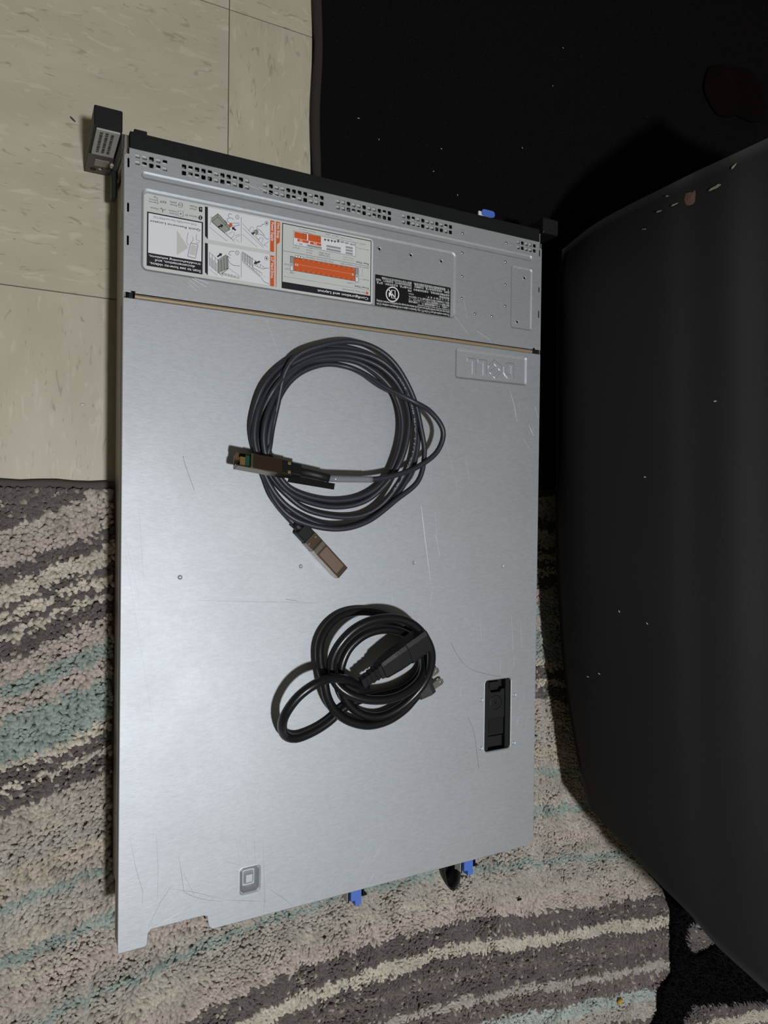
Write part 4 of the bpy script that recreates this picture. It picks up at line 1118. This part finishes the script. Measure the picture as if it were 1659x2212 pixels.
# rack ears
def ear(x0, x1, side):
    e = MB().box(x0, .6742, .000, x1, .6910, .0868, .0008).build('rack_ear', M_BLACK_PLASTIC, SRV)
    xs = x1 if side < 0 else x0
    MB().box(min(xs, xs - side * .006), .6600, .004, max(xs, xs - side * .006), .6760, .0800, .0004).build('ear_bracket', M_GREY_PLASTIC, e)
    return e
el = ear(-.0228, -.0012, -1); er = ear(.4352, .4565, 1)
MB().box(-.0226, .6732, .0002, -.0014, .6744, .0370, .0004).build('module_cover', M_GREY_PLASTIC, el)
lb = MB().box(-.0206, .6728, .0385, -.0026, .6743, .0845, .0003).build('serial_label', mat('silver_serial_label', (168, 168, 166), 0.5), el)
dm = MB()
for c, xx in enumerate((-.0165, -.0122, -.0080)):
    for r in range(11):
        z = .0445 + r * .0034; dm.box(xx - .0011, .6725, z, xx + .0011, .67285, z + .0017 + .0004 * ((r * 7 + c) % 3))
dm.build('serial_marks', mat('serial_ink', (62, 60, 58), 0.7), lb)
MB().box(-.0165, .6724, .0175, -.0048, .6734, .0300, .0003).build('metal_tab', mat('tan_metal_tab', (150, 146, 134), 0.5, 0.5), el)
MB().lathe([(.0018, 0), (.0018, .0008), (.0009, .0012), (0, .0012)], 12).build('ear_screw', M_BRIGHT, el, xf=Matrix.Translation((-.0105, .6732, .0125)) @ Matrix.Rotation(math.pi / 2, 4, 'X'))
MB().lathe([(.0026, 0), (.0026, .0004), (.0016, .0004), (0, .0002)], 12).build('ear_port', mat('port_black', (8, 8, 8), 0.7), el, xf=Matrix.Translation((-.0165, .6731, .0080)) @ Matrix.Rotation(math.pi / 2, 4, 'X'))
MB().box(-.0042, .6380, .030, .0002, .6610, .0420, .0006).build('ear_lever', M_BLACK_PLASTIC, SRV)
MB().lathe([(.0022, 0), (.0022, .0012), (.0014, .0018), (0, .0018)], 12, (-.0042, .6640, .0430)).build('ear_pin', M_BRIGHT, SRV)

# rear release tabs and strap
def rear_tab(x, y):
    h = MB().box(x - .0080, y + .003, .0590, x + .0066, y + .022, .0602).box(x - .0080, y + .004, .0602, x - .0070, y + .022, .0700).box(x - .0088, y + .021, .0602, x + .010, y + .030, .0700)
    h.box(x + .0060, y + .006, .0602, x + .0125, y + .013, .0660)
    hb = h.build('tab_housing', M_ZINC, SRV)
    MB().prism([(x - .0055, y + .020), (x - .0055, y + .0060), (x - .0008, y + .0060), (x - .0008, y + .0005), (x + .0058, y + .0005), (x + .0058, y + .020)], .0640, .0735).build('release_tab', M_BLUE, hb)
    MB().box(x + .0062, y + .0085, .0660, x + .0122, y + .0098, .0735).box(x + .0078, y + .009, .066, x + .009, y + .020, .0735).box(x - .0075, y + .003, .0602, x - .0058, y + .020, .0700).build('tab_spring', M_BLACK_PLASTIC, hb)
for q in POINTS['tabs']: rear_tab(q[0], q[1])
# fabric strap: a U of webbing standing out of the back
s0 = POINTS['strap']; n = 20; v = []; f = []
cxs = (s0[0][0] + s0[1][0]) / 2; wdt = abs(s0[1][0] - s0[0][0]) / 2 + .0022; ytip = s0[2][1] + .002
levels = ((.030, .84, .0), (.036, .95, .0), (.043, 1.0, .0), (.050, 1.02, 0))
for zz_, sc_, dy in levels:
    for i in range(n + 1):
        a = math.pi * i / n; v.append((cxs - wdt * sc_ * math.cos(a) + .0030 * math.sin(a), .006 - (.006 - ytip) * sc_ * math.sin(a) ** .38 + dy, zz_))
N1 = n + 1
for l in range(3):
    for i in range(n): f.append((l * N1 + i, l * N1 + i + 1, (l + 1) * N1 + i + 1, (l + 1) * N1 + i))
f.append(tuple(range(N1)))
stp = link_mesh('pull_strap', v, f, M_MOULD, SRV, True); sd = stp.modifiers.new('web', 'SOLIDIFY'); sd.thickness = .0014
tag(stp, 'black webbing pull strap')

# scratches: fine wear on the covers
for key, nm, m in (('l', 'bright_scratches', mat('scratched_bright_metal', (245, 246, 247), 0.5, 0.0)), ('d', 'dark_scuffs', mat('dark_scuff', (128, 130, 136), 0.55, 0.75))):
    b = MB()
    for c, w, pts in SCRATCHES:
        if c != key: continue
        L = []; R = []; N = len(pts)
        for i, p in enumerate(pts):
            a = Vector(pts[max(0, i - 1)]); d = (Vector(pts[min(N - 1, i + 1)]) - a).normalized(); nn = Vector((-d.y, d.x)) * w * (0.62 if 0 < i < N - 1 else 0.22)
            z = (Z + .03) / 1000; L.append(((p[0] + nn.x) / 1000, (p[1] + nn.y) / 1000, z)); R.append(((p[0] - nn.x) / 1000, (p[1] - nn.y) / 1000, z))
        b.add(L + R, [(i, N + i, N + i + 1, i + 1) for i in range(N - 1)])
    o = b.build(nm, m, SRV); o['kind'] = 'stuff'

# ------------------------------------------------------------------ printed labels
def fit_text(items):
    """one mesh per text, from font curves converted together"""
    tmp = []
    for it in items + [('', '', 'H', 0, 0, 0, 0, 0, 0)]:
        c = bpy.data.curves.new('t', 'FONT'); c.body = it[2]; c.size = 1; c.resolution_u = 1 if any(ord(ch) > 255 for ch in it[2]) else 2
        if it[8]: c.offset = 0.012
        o = bpy.data.objects.new('t', c); COL.objects.link(o); tmp.append((o, c))
    dg = bpy.context.evaluated_depsgraph_get(); dg.update(); out = []
    for o, c in tmp:
        me = bpy.data.meshes.new_from_object(o.evaluated_get(dg))
        out.append(([tuple(v.co[:2]) for v in me.vertices], [tuple(p.vertices) for p in me.polygons])); bpy.data.meshes.remove(me)
    for o, c in tmp: bpy.data.objects.remove(o); bpy.data.curves.remove(c)
    cap = max(p[1] for p in out[-1][0]); return out[:-1], cap

tm, CAP = fit_text(TEXTS)
def label_part(name, outline, key, zmm, basecol, parent, base_thick=.12):
    base = MB().prism([(x / 1000, y / 1000) for x, y in outline], (zmm - .02) / 1000, (zmm + base_thick) / 1000).build(name, M_INK[basecol], parent)
    acc = {}
    zt = zmm + base_thick
    def get(c): return acc.setdefault(c, MB())
    for lab, c, lay, poly in FILLS:
        if lab != key: continue
        a = sum(poly[i][0] * poly[(i + 1) % len(poly)][1] - poly[(i + 1) % len(poly)][0] * poly[i][1] for i in range(len(poly)))
        q = poly if a > 0 else poly[::-1]
        get(c).add([(x / 1000, y / 1000, (zt + .018 * lay) / 1000) for x, y in q], [tuple(range(len(q)))])
    for lab, c, lay, w, closed, pts in STROKES:
        if lab != key: continue
        N = len(pts); L = []; R = []
        for i, p in enumerate(pts):
            a = Vector(pts[i - 1] if (i or closed) else pts[0]); bq = Vector(pts[(i + 1) % N] if (i < N - 1 or closed) else pts[-1])
            d = (bq - a); d = d.normalized() if d.length > 1e-9 else Vector((1, 0)); nn = Vector((-d.y, d.x)) * w * .5
            z = (zt + .018 * lay) / 1000; L.append(((p[0] + nn.x) / 1000, (p[1] + nn.y) / 1000, z)); R.append(((p[0] - nn.x) / 1000, (p[1] - nn.y) / 1000, z))
        get(c).add(L + R, [(i, N + i, N + (i + 1) % N, (i + 1) % N) for i in range(N if closed else N - 1)])
    for it, (vv, ff) in zip(TEXTS, tm):
        lab, c, body, s0_, s1_, b0, b1, rot, bold = it
        if lab != key or not vv: continue
        xs = [p[0] for p in vv]; x0, x1 = min(xs), max(xs); z = (zt + .018 * 9) / 1000; cjk = any(ord(ch) > 0x2000 for ch in body)
        ch_ = CAP * 1.18 if cjk else CAP
        if rot == 0: P = [((s0_ + (p[0] - x0) / (x1 - x0) * (s1_ - s0_)) / 1000, (b0 + p[1] / ch_ * (b1 - b0)) / 1000, z) for p in vv]
        else: P = [((b0 + p[1] / ch_ * (b1 - b0)) / 1000, (s0_ + (p[0] - x0) / (x1 - x0) * (s1_ - s0_)) / 1000, z) for p in vv]
        get(c).add(P, ff)
    for c, b in acc.items(): b.build(INKN[c], M_INK[c], base)['kind'] = 'stuff'
    return base
li = label_part('information_label', rrect(16.0, 566.4, 227.8, 629.0, 3.2), 'info', PZ, 'lab', SRV); tag(li, 'light grey printed information label with diagrams')
lr = label_part('regulatory_label', rrect(230.4, 565.4, 316.6, 596.1, .4), 'reg', PZ, 'bk2', SRV); tag(lr, 'black regulatory notice label with white text')

# ------------------------------------------------------------------ coiled network cable
NET = empty('network_cable', (0.19, 0.42, 0.0868))
tag(NET, 'thin black network cable coiled in a wide ring with two metal plugs', 'cable')
path = smooth_path(DAC_PATH, 0.0035)
MB().tube(path, 0.0026, 10).build('cable', M_CABLE, NET, True)

# white jacket print along the upper strand
def print_on_cable(path, s_start, length, body, h, ang, r):
    (vv, ff), = fit_text([('', '', body, 0, 0, 0, 0, 0, 0)])[0]
    x0 = min(p[0] for p in vv); x1 = max(p[0] for p in vv); L = [0]
    for a, b in zip(path, path[1:]): L.append(L[-1] + (b - a).length)
    out = []
    for u, v in vv:
        s = s_start + (u - x0) / (x1 - x0) * length; j = int(np.searchsorted(L, s)) - 1; j = max(0, min(j, len(path) - 2))
        p = path[j].lerp(path[j + 1], (s - L[j]) / max(1e-9, L[j + 1] - L[j])); d = (path[min(j + 2, len(path) - 1)] - path[max(0, j - 1)]).normalized()
        side = Vector((0, 0, 1)).cross(d).normalized(); up = d.cross(side); th = ang + (v / .7 - .5) * h / r
        out.append(p + (up * math.cos(th) + side * math.sin(th)) * (r + .00006))
    return out, ff
Ls = [0]
for a, b in zip(path, path[1:]): Ls.append(Ls[-1] + (b - a).length)
def s_near(q, lo=0.0):
    return min((((p - Vector(q)).length, s) for p, s in zip(path, Ls) if s > lo))[1]
sA = s_near(POINTS['print'][0])
pv, pf = print_on_cable(path, sA, .118, '28 AWG 1/11 A/B 80\u00b0C 30V', .0015, .55, .0026)
link_mesh('jacket_print', pv, pf, M_INK['mg'], NET)['kind'] = 'stuff'

def frame(o, xdir, up=(0, 0, 1), roll=0.0):
    x = Vector(xdir).normalized(); y = Vector(up).cross(x).normalized(); z = x.cross(y)
    m = Matrix((x, y, z)).transposed().to_4x4(); m.translation = Vector(o); return m @ Matrix.Rotation(roll, 4, 'X')

def module(xf, opening):
    """small form-factor plug, local x from the tip towards the cable, z up, metres"""
    w = .0067
    b = MB()
    b.box(0, -w, 0, .046, w, .0012)
    b.box(0, -w, .0010, .046, -w + .0009, .0085, 0).box(0, w - .0009, .0010, .046, w, .0085, 0)
    x0 = .0125 if opening else 0.0
    b.box(x0, -w, .0083, .0405, w, .0095)
    sh = b.build('plug_shell', M_BRONZE, NET, xf=xf)
    MB().prism([(-.0006, -w + .0012), (.0014, -w - .0003), (.036, -w - .0003), (.036, -w + .0002), (.0, -w + .0002)], .0006, .0082).build('shell_side', M_SHELL_SIDE, sh, xf=xf)
    MB().prism([(-.0006, w - .0012), (.0014, w + .0003), (.036, w + .0003), (.036, w - .0002), (.0, w - .0002)], .0006, .0082).build('shell_side', M_SHELL_SIDE, sh, xf=xf)
    if opening:
        g = MB().box(.0040, -w + .0016, .0046, .0085, w - .0030, .0056)
        gb = g.build('gold_contacts', M_GOLD, sh, xf=xf)
        MB().box(.0085, -w + .0012, .0044, .0128, w - .0012, .0060).build('circuit_board', M_PCB, sh, xf=xf)
        MB().box(.0122, -w, .0084, .0142, w, .0099, .0002).build('shell_rim', M_SHELL_SIDE, sh, xf=xf)
        for yy in (-.0042, .0042):
            MB().box(.0455, yy - .0013, .0075, .0485, yy + .0013, .0098, .0003).build('latch_finger', M_GOLD, sh, xf=xf)
    else:
        MB().box(.0045, -w + .0013, .0094, .0300, w - .0013, .0098, .0002).build('recessed_face', mat('worn_bronze_label', (128, 112, 98), 0.45, 0.7), sh, xf=xf)
        MB().box(.0315, -w + .0004, .0094, .0365, w - .0004, .0100, .0002).build('spring_band', M_SHELL_SIDE, sh, xf=xf)
        for k in range(8): MB().box(.0368, -w + .001 + k * .0015, .0094, .0380, -w + .0019 + k * .0015, .00985).build('spring_slot', M_BLACK_PLASTIC, sh, xf=xf)
        for yy in (-.0045, .0045): MB().lathe([(.0013, 0), (.0013, .0006), (.0006, .0010), (0, .001)], 10, (.0435, yy, .0094)).build('shell_pin', M_BRIGHT, sh, xf=xf)
        MB().box(.0395, -w, .0083, .0475, w, .0096, .0002).build('shell_collar', M_BRONZE, sh, xf=xf)
    return sh
# plug resting on the coil, with its pull tab
sp_ = POINTS['sfp1']; m1 = frame(Vector(sp_[0]) - Vector((0, 0, .0088)), Vector(sp_[1]) - Vector(sp_[0]), roll=-0.38)
sh1 = module(m1, True)
bk = MB().box(.0405, -.0066, .0008, .0500, .0066, .0092, .0006).box(.0490, -.0050, .0010, .0590, .0062, .0086, .0008)
bk.build('latch_body', M_BLACK_PLASTIC, sh1, xf=m1)
MB().tube([m1 @ Vector((.056, .0005, .0050)), m1 @ Vector((.075, 0, .0050)), Vector(DAC_PATH[0]) + Vector((-.0090, .0004, .0004))] , .0038, 12).build('cable_boot', M_MOULD, NET, True)
MB().prism([(.048, -.0105), (.0925, -.0098), (.0935, -.0040), (.050, -.0040)], .0020, .0030).build('pull_tab', M_BLACK_PLASTIC, sh1, xf=m1)
sl = [Vector(DAC_PATH[0]) + Vector((-.0105, .0004, .0004))] + smooth_path(DAC_PATH[:4], .004)[:9]
MB().tube(sl, .0030, 12).build('clear_sleeve', M_CLEAR, NET, True)
# plug lying on the lid
sp_ = POINTS['sfp2']; m2 = frame(Vector(sp_[0]) - Vector((0, 0, .0045)), Vector(sp_[1]) - Vector(sp_[0]), roll=0.07)
sh2 = module(m2, False)
MB().box(.0465, -.0068, .0006, .0590, .0068, .0088, .0008).build('latch_body', M_BLACK_PLASTIC, sh2, xf=m2)
MB().tube([m2 @ Vector((.056, 0, .0045)), m2 @ Vector((.066, .001, .0045))], .0040, 12).build('cable_boot', M_MOULD, sh2, True)

# ------------------------------------------------------------------ power cord
PWR = empty('power_cord', (0.21, 0.21, 0.0868))
tag(PWR, 'thick glossy black power cord looped in a tangle with plug and socket ends', 'cord')
path = smooth_path(CORD_PATH, 0.0035)
MB().tube(path, 0.0043, 14).build('cord', M_CORD, PWR, True)
# appliance socket end with ribbed strain relief
cp = POINTS['socket']; axis = Vector(cp[0]) - Vector(cp[1])
ms = frame(cp[1], axis, roll=0.25)
bdy = MB()
hh = [(-.0085, -.0075), (.0085, -.0075), (.0110, -.0045), (.0110, .0060), (.0075, .0080), (-.0075, .0080), (-.0110, .0060), (-.0110, -.0045)]
def loft(b, secs, poly):
    n = len(poly); v = []; f = []
    for x, s in secs: v += [(x, p[0] * s, p[1] * s) for p in poly]
    for i in range(len(secs) - 1):
        for k in range(n): f.append((i * n + k, i * n + (k + 1) % n, (i + 1) * n + (k + 1) % n, (i + 1) * n + k))
    f += [tuple(range(n - 1, -1, -1)), tuple((len(secs) - 1) * n + k for k in range(n))]; b.add(v, f)
loft(bdy, [(-.013, .78), (-.011, .86), (.004, .98), (.016, 1.0), (.0165, 1.08), (.040, 1.08), (.0415, 1.0)], hh)
sk = bdy.build('socket_body', M_MOULD, PWR, xf=ms)
rl = MB(); loft(rl, [(-.0135, .80), (-.017, .72), (-.0175, .60), (-.021, .66), (-.0215, .56), (-.026, .62), (-.0265, .52), (-.031, .57), (-.0315, .48), (-.036, .50)], [(-.0095, -.0065), (.0095, -.0065), (.0095, .0065), (-.0095, .0065)])
rl.build('strain_relief', M_MOULD, sk, xf=ms)
for yy in (-.0062, 0, .0062): MB().box(.0413, yy - .0010, -.003, .0418, yy + .0010, .003).build('socket_slot', M_INK['bk2'], sk, xf=ms)
# wall plug end with its blades
pp = POINTS['plug']; mp_ = frame(pp[0], Vector(pp[1]) - Vector(pp[0]), roll=0.0)
pb = MB(); loft(pb, [(-.030, .45), (-.020, .55), (-.016, .85), (-.004, 1.0), (.0, .97)], [(-.0120, -.0045), (.0120, -.0045), (.0120, .0040), (.0090, .0085), (-.0090, .0085), (-.0120, .0040)])
pk = pb.build('plug_body', M_MOULD, PWR, xf=mp_)
for yy in (-.0064, .0064):
    b = MB(); outer = [(0, -.0033), (.0125, -.0033), (.0150, -.0018), (.0150, .0018), (.0125, .0033), (0, .0033)]
    # blade with a hole, built as a ring strip
    hole = circle(.0115, 0, .0014, 8)
    pts2 = [Vector(p) for p in outer + hole]; ed = [(i, (i + 1) % 6) for i in range(6)] + [(6 + i, 6 + (i + 1) % 8) for i in range(8)]
    vo, eo, fo, *_ = delaunay_2d_cdt(pts2, ed, [], 0, 1e-6)
    fo = [f_ for f_ in fo if not inside(sum((vo[i] for i in f_), Vector((0, 0))) / len(f_), hole)]
    o = link_mesh('blade', [mp_ @ Vector((q.x, yy + q.y, .0015)) for q in vo], [tuple(f_) for f_ in fo], mat('dull_nickel', (150, 152, 140), 0.35, 0.9), pk)
    o.modifiers.new('t', 'SOLIDIFY').thickness = .0014
MB().tube([mp_ @ Vector((-.001, 0, -.0020)), mp_ @ Vector((.006, 0, -.0020))], .0018, 10).build('ground_pin', M_SHELL_SIDE, pk, True)

# ------------------------------------------------------------------ black upholstered seat beside the server
def resample(pts, n):
    P = smooth_path(pts, 0.002); L = [0]
    for a, b in zip(P, P[1:]): L.append(L[-1] + (b - a).length)
    out = []; j = 0
    for i in range(n):
        t = L[-1] * i / (n - 1)
        while j < len(L) - 2 and L[j + 1] < t: j += 1
        u = (t - L[j]) / max(1e-9, L[j + 1] - L[j]); out.append(P[j].lerp(P[j + 1], min(1, u)))
    return out
NU, NV = 44, 60
Lc = resample(SEAT['L'], NV); Tc = resample(SEAT['T'], NU); Bc = resample(SEAT['B'], NU)
Rc = [Tc[-1].lerp(Bc[-1], j / (NV - 1)) for j in range(NV)]
grid = []
for j in range(NV):
    v_ = j / (NV - 1)
    for i in range(NU):
        u_ = i / (NU - 1)
        p = Lc[j] * (1 - u_) + Rc[j] * u_ + Tc[i] * (1 - v_) + Bc[i] * v_ - (Lc[0] * (1 - u_) * (1 - v_) + Tc[-1] * u_ * (1 - v_) + Lc[-1] * (1 - u_) * v_ + Bc[-1] * u_ * v_)
        edge = min(u_ * 2, v_, 1 - v_, (1 - u_) * 2); puff = .014 * (1 - math.exp(-edge * 12)) + .006 * noise.noise(Vector((p.z * 7, p.y * 5, 1))) * min(1, edge * 8)
        grid.append(p + Vector((-.8, 0, .6)) * puff)
idx = lambda i, j: j * NU + i
F = [(idx(i, j), idx(i, j + 1), idx(i + 1, j + 1), idx(i + 1, j)) for j in range(NV - 1) for i in range(NU - 1)]
ST = empty('upholstered_seat', (0.85, 0.25, FZ)); tag(ST, 'black faux leather seat with a peeling edge to the right of the server', 'seat')
rim = [idx(i, 0) for i in range(NU - 1, 0, -1)] + [idx(0, j) for j in range(NV)] + [idx(i, NV - 1) for i in range(1, NU)] + [idx(NU - 1, j) for j in range(NV - 2, 0, -1)]
V = list(grid); Fs = list(F); prev = rim; gc = sum(grid, Vector()) / len(grid)
for dx, inn in ((.006, .0), (.018, .006), (.045, .012), (.55, .03)):
    ring = []
    for q in rim:
        p = grid[q]; d = Vector((0, gc.y - p.y, gc.z - p.z)).normalized(); ring.append(len(V)); V.append(Vector((max(p.x + dx, 0), p.y, p.z)) + d * inn)
    for k in range(len(rim)): Fs.append((prev[k], prev[(k + 1) % len(rim)], ring[(k + 1) % len(rim)], ring[k]))
    prev = ring
Fs.append(tuple(prev))
cu = link_mesh('cushion', V, Fs, M_LEATHER, ST, True)
for fx, fy in ((.62, .62), (.62, .10), (.98, .62), (.98, .10)): MB().lathe([(.022, 0), (.026, .02), (.028, .060)], 14, (fx, fy, FZ + .0004)).build('foot', M_BLACK_PLASTIC, ST)
# worn patches along the far edge
def on_seat(u_, v_): 
    i = min(NU - 2, int(u_ * (NU - 1))); j = min(NV - 2, int(v_ * (NV - 1))); p = grid[idx(i, j)]
    nrm = (grid[idx(i + 1, j)] - p).cross(grid[idx(i, j + 1)] - p).normalized(); nrm = nrm if nrm.z > 0 else -nrm
    return p, nrm
def patch(name, u_, v_, rx_, ry_, m, lift, seed, curl=0.0):
    p, nr = on_seat(u_, v_); ti = min(NU - 2, int(u_ * (NU - 1))); tj = min(NV - 2, int(v_ * (NV - 1))); ax = (grid[idx(ti + 1, tj)] - p).normalized(); ay = nr.cross(ax).normalized()
    q = Matrix((ax, ay, nr)).transposed().to_4x4(); q.translation = p + nr * lift; q = q @ Matrix.Rotation(random.Random(seed).uniform(-.6, .6), 4, 'Z')
    rr_ = random.Random(seed); N = 12; v = [(0, 0, .0006)]
    for k in range(N):
        a = 2 * math.pi * k / N; r = rr_.uniform(.6, 1.1); v.append((rx_ * r * math.cos(a), ry_ * r * math.sin(a), curl * rr_.uniform(.2, 1)))
    o = link_mesh(name, [q @ Vector(x) for x in v], [(0, 1 + k, 1 + (k + 1) % N) for k in range(N)], m, cu)
    o.modifiers.new('t', 'SOLIDIFY').thickness = .0006
patch('torn_patch', .50, .045, .006, .009, M_TORN, .0008, 3)
for k, (u_, v_, a, b) in enumerate([(.565, .040, .0060, .0016), (.46, .05, .0040, .0007), (.40, .045, .0034, .0008), (.36, .055, .0030, .0007), (.43, .03, .0020, .0006), (.62, .03, .004, .0008)]): patch('peeling_flake', u_, v_, a, b, M_FLAKE, .0008, 10 + k, .001)
for k, (u_, v_) in enumerate([(.36, .40), (.37, .60), (.26, .60), (.12, .73), (.18, .72), (.57, .30)]): patch('lint_fleck', u_, v_, .0016, .0006, M_LINT, .0005, 30 + k, .0003)

# crumpled dark cloth on the mat behind the seat
cc = POINTS['cloth']; gn = 34; v = []; f = []
for j in range(gn):
    for i in range(gn):
        th = 2 * math.pi * i / (gn - 1); r = j / (gn - 1); rad = 1 + .45 * noise.noise(Vector((math.cos(th) * 1.4, math.sin(th) * 1.4, 4)))
        x = .062 * r * rad * math.cos(th); y = .040 * r * rad * math.sin(th)
        h = (1 - r * r) * .020 + (.030 * abs(noise.noise(Vector((x * 30 + y * 26, y * 40, 3)))) + .010 * noise.noise(Vector((x * 70, y * 70, 9)))) * (1 - r ** 3)
        v.append((cc[0] + x, cc[1] + y, .0015 + max(0, h)))
for j in range(gn - 1):
    for i in range(gn - 1): a = j * gn + i; f.append((a, a + 1, a + gn + 1, a + gn))
cl = link_mesh('crumpled_cloth', v, f, mat('dark_maroon_cloth', (19, 10, 10), 0.95, spec=0.05, bump=0.5, bscale=900), None, True); cl.modifiers.new('t', 'SOLIDIFY').thickness = .0012
tag(cl, 'crumpled dark maroon cloth on the black mat behind the seat', 'cloth')

# ------------------------------------------------------------------ small debris
def bit(name, p, rx_, ry_, h, rot, m, label, cat, group=None, seed=1):
    rr_ = random.Random(seed); N = 9; v = []; f = []
    for zi, s in ((0, .8), (h * .5, 1), (h, .45)):
        for k in range(N):
            a = 2 * math.pi * k / N; r = rr_.uniform(.8, 1.15) * s; v.append((rx_ * r * math.cos(a), ry_ * r * math.sin(a), zi))
    for i in range(2):
        for k in range(N): f.append((i * N + k, i * N + (k + 1) % N, (i + 1) * N + (k + 1) % N, (i + 1) * N + k))
    f += [tuple(range(N - 1, -1, -1)), tuple(range(2 * N, 3 * N))]
    o = link_mesh(name, v, f, m, None, True); o.location = p; o.rotation_euler = (0, 0, rot); tag(o, label, cat, group); return o
bit('dry_seed', POINTS['seed'], .0032, .0009, .0012, -.7, mat('dark_seed', (70, 60, 48), 0.8), 'small dark seed on the beige tile left of the rack ear', 'seed', seed=2)
bit('paper_fleck', POINTS['fleck'], .0020, .0012, .0006, .1, M_LINT, 'tiny white fleck on the tile near the rug hem', 'fleck', seed=3)
bit('black_crumb', (POINTS['crumb'][0], POINTS['crumb'][1], .006), .0040, .0014, .003, .1, M_BLACK_PLASTIC, 'small black crumb on the rug below the server', 'crumb', seed=4)
bit('yellow_crumb', (POINTS['yellow'][0], POINTS['yellow'][1], .006), .0048, .0034, .004, .5, mat('yellow_bit', (196, 150, 40), 0.7), 'yellow crumb on the pale teal stripe of the rug', 'crumb', seed=5)
for k, p in enumerate(POINTS['lint']):
    bit('lint_fleck', (p[0], p[1], .0004), .0011 if k else .0016, .0004, .0004, k * 1.3, M_LINT, 'small pale lint fleck on the black felt mat', 'lint', 'lint on the felt mat', seed=20 + k)
for k, pts in enumerate(HAIRS):
    lab = ['long curved hair on the lid above the latch', 'fine hair on the lid left of the latch', 'thin hair on the lid left of the coiled cable', 'short hair on the lid above the power cord'][k]
    pp_ = smooth_path([(x / 1000, y / 1000, (Z + .16) / 1000) for x, y in pts], .003)
    o = MB().tube(pp_, .00011, 5).build('hair', mat('dark_hair', (70, 68, 68), 0.6), None, True); tag(o, lab, 'hair')
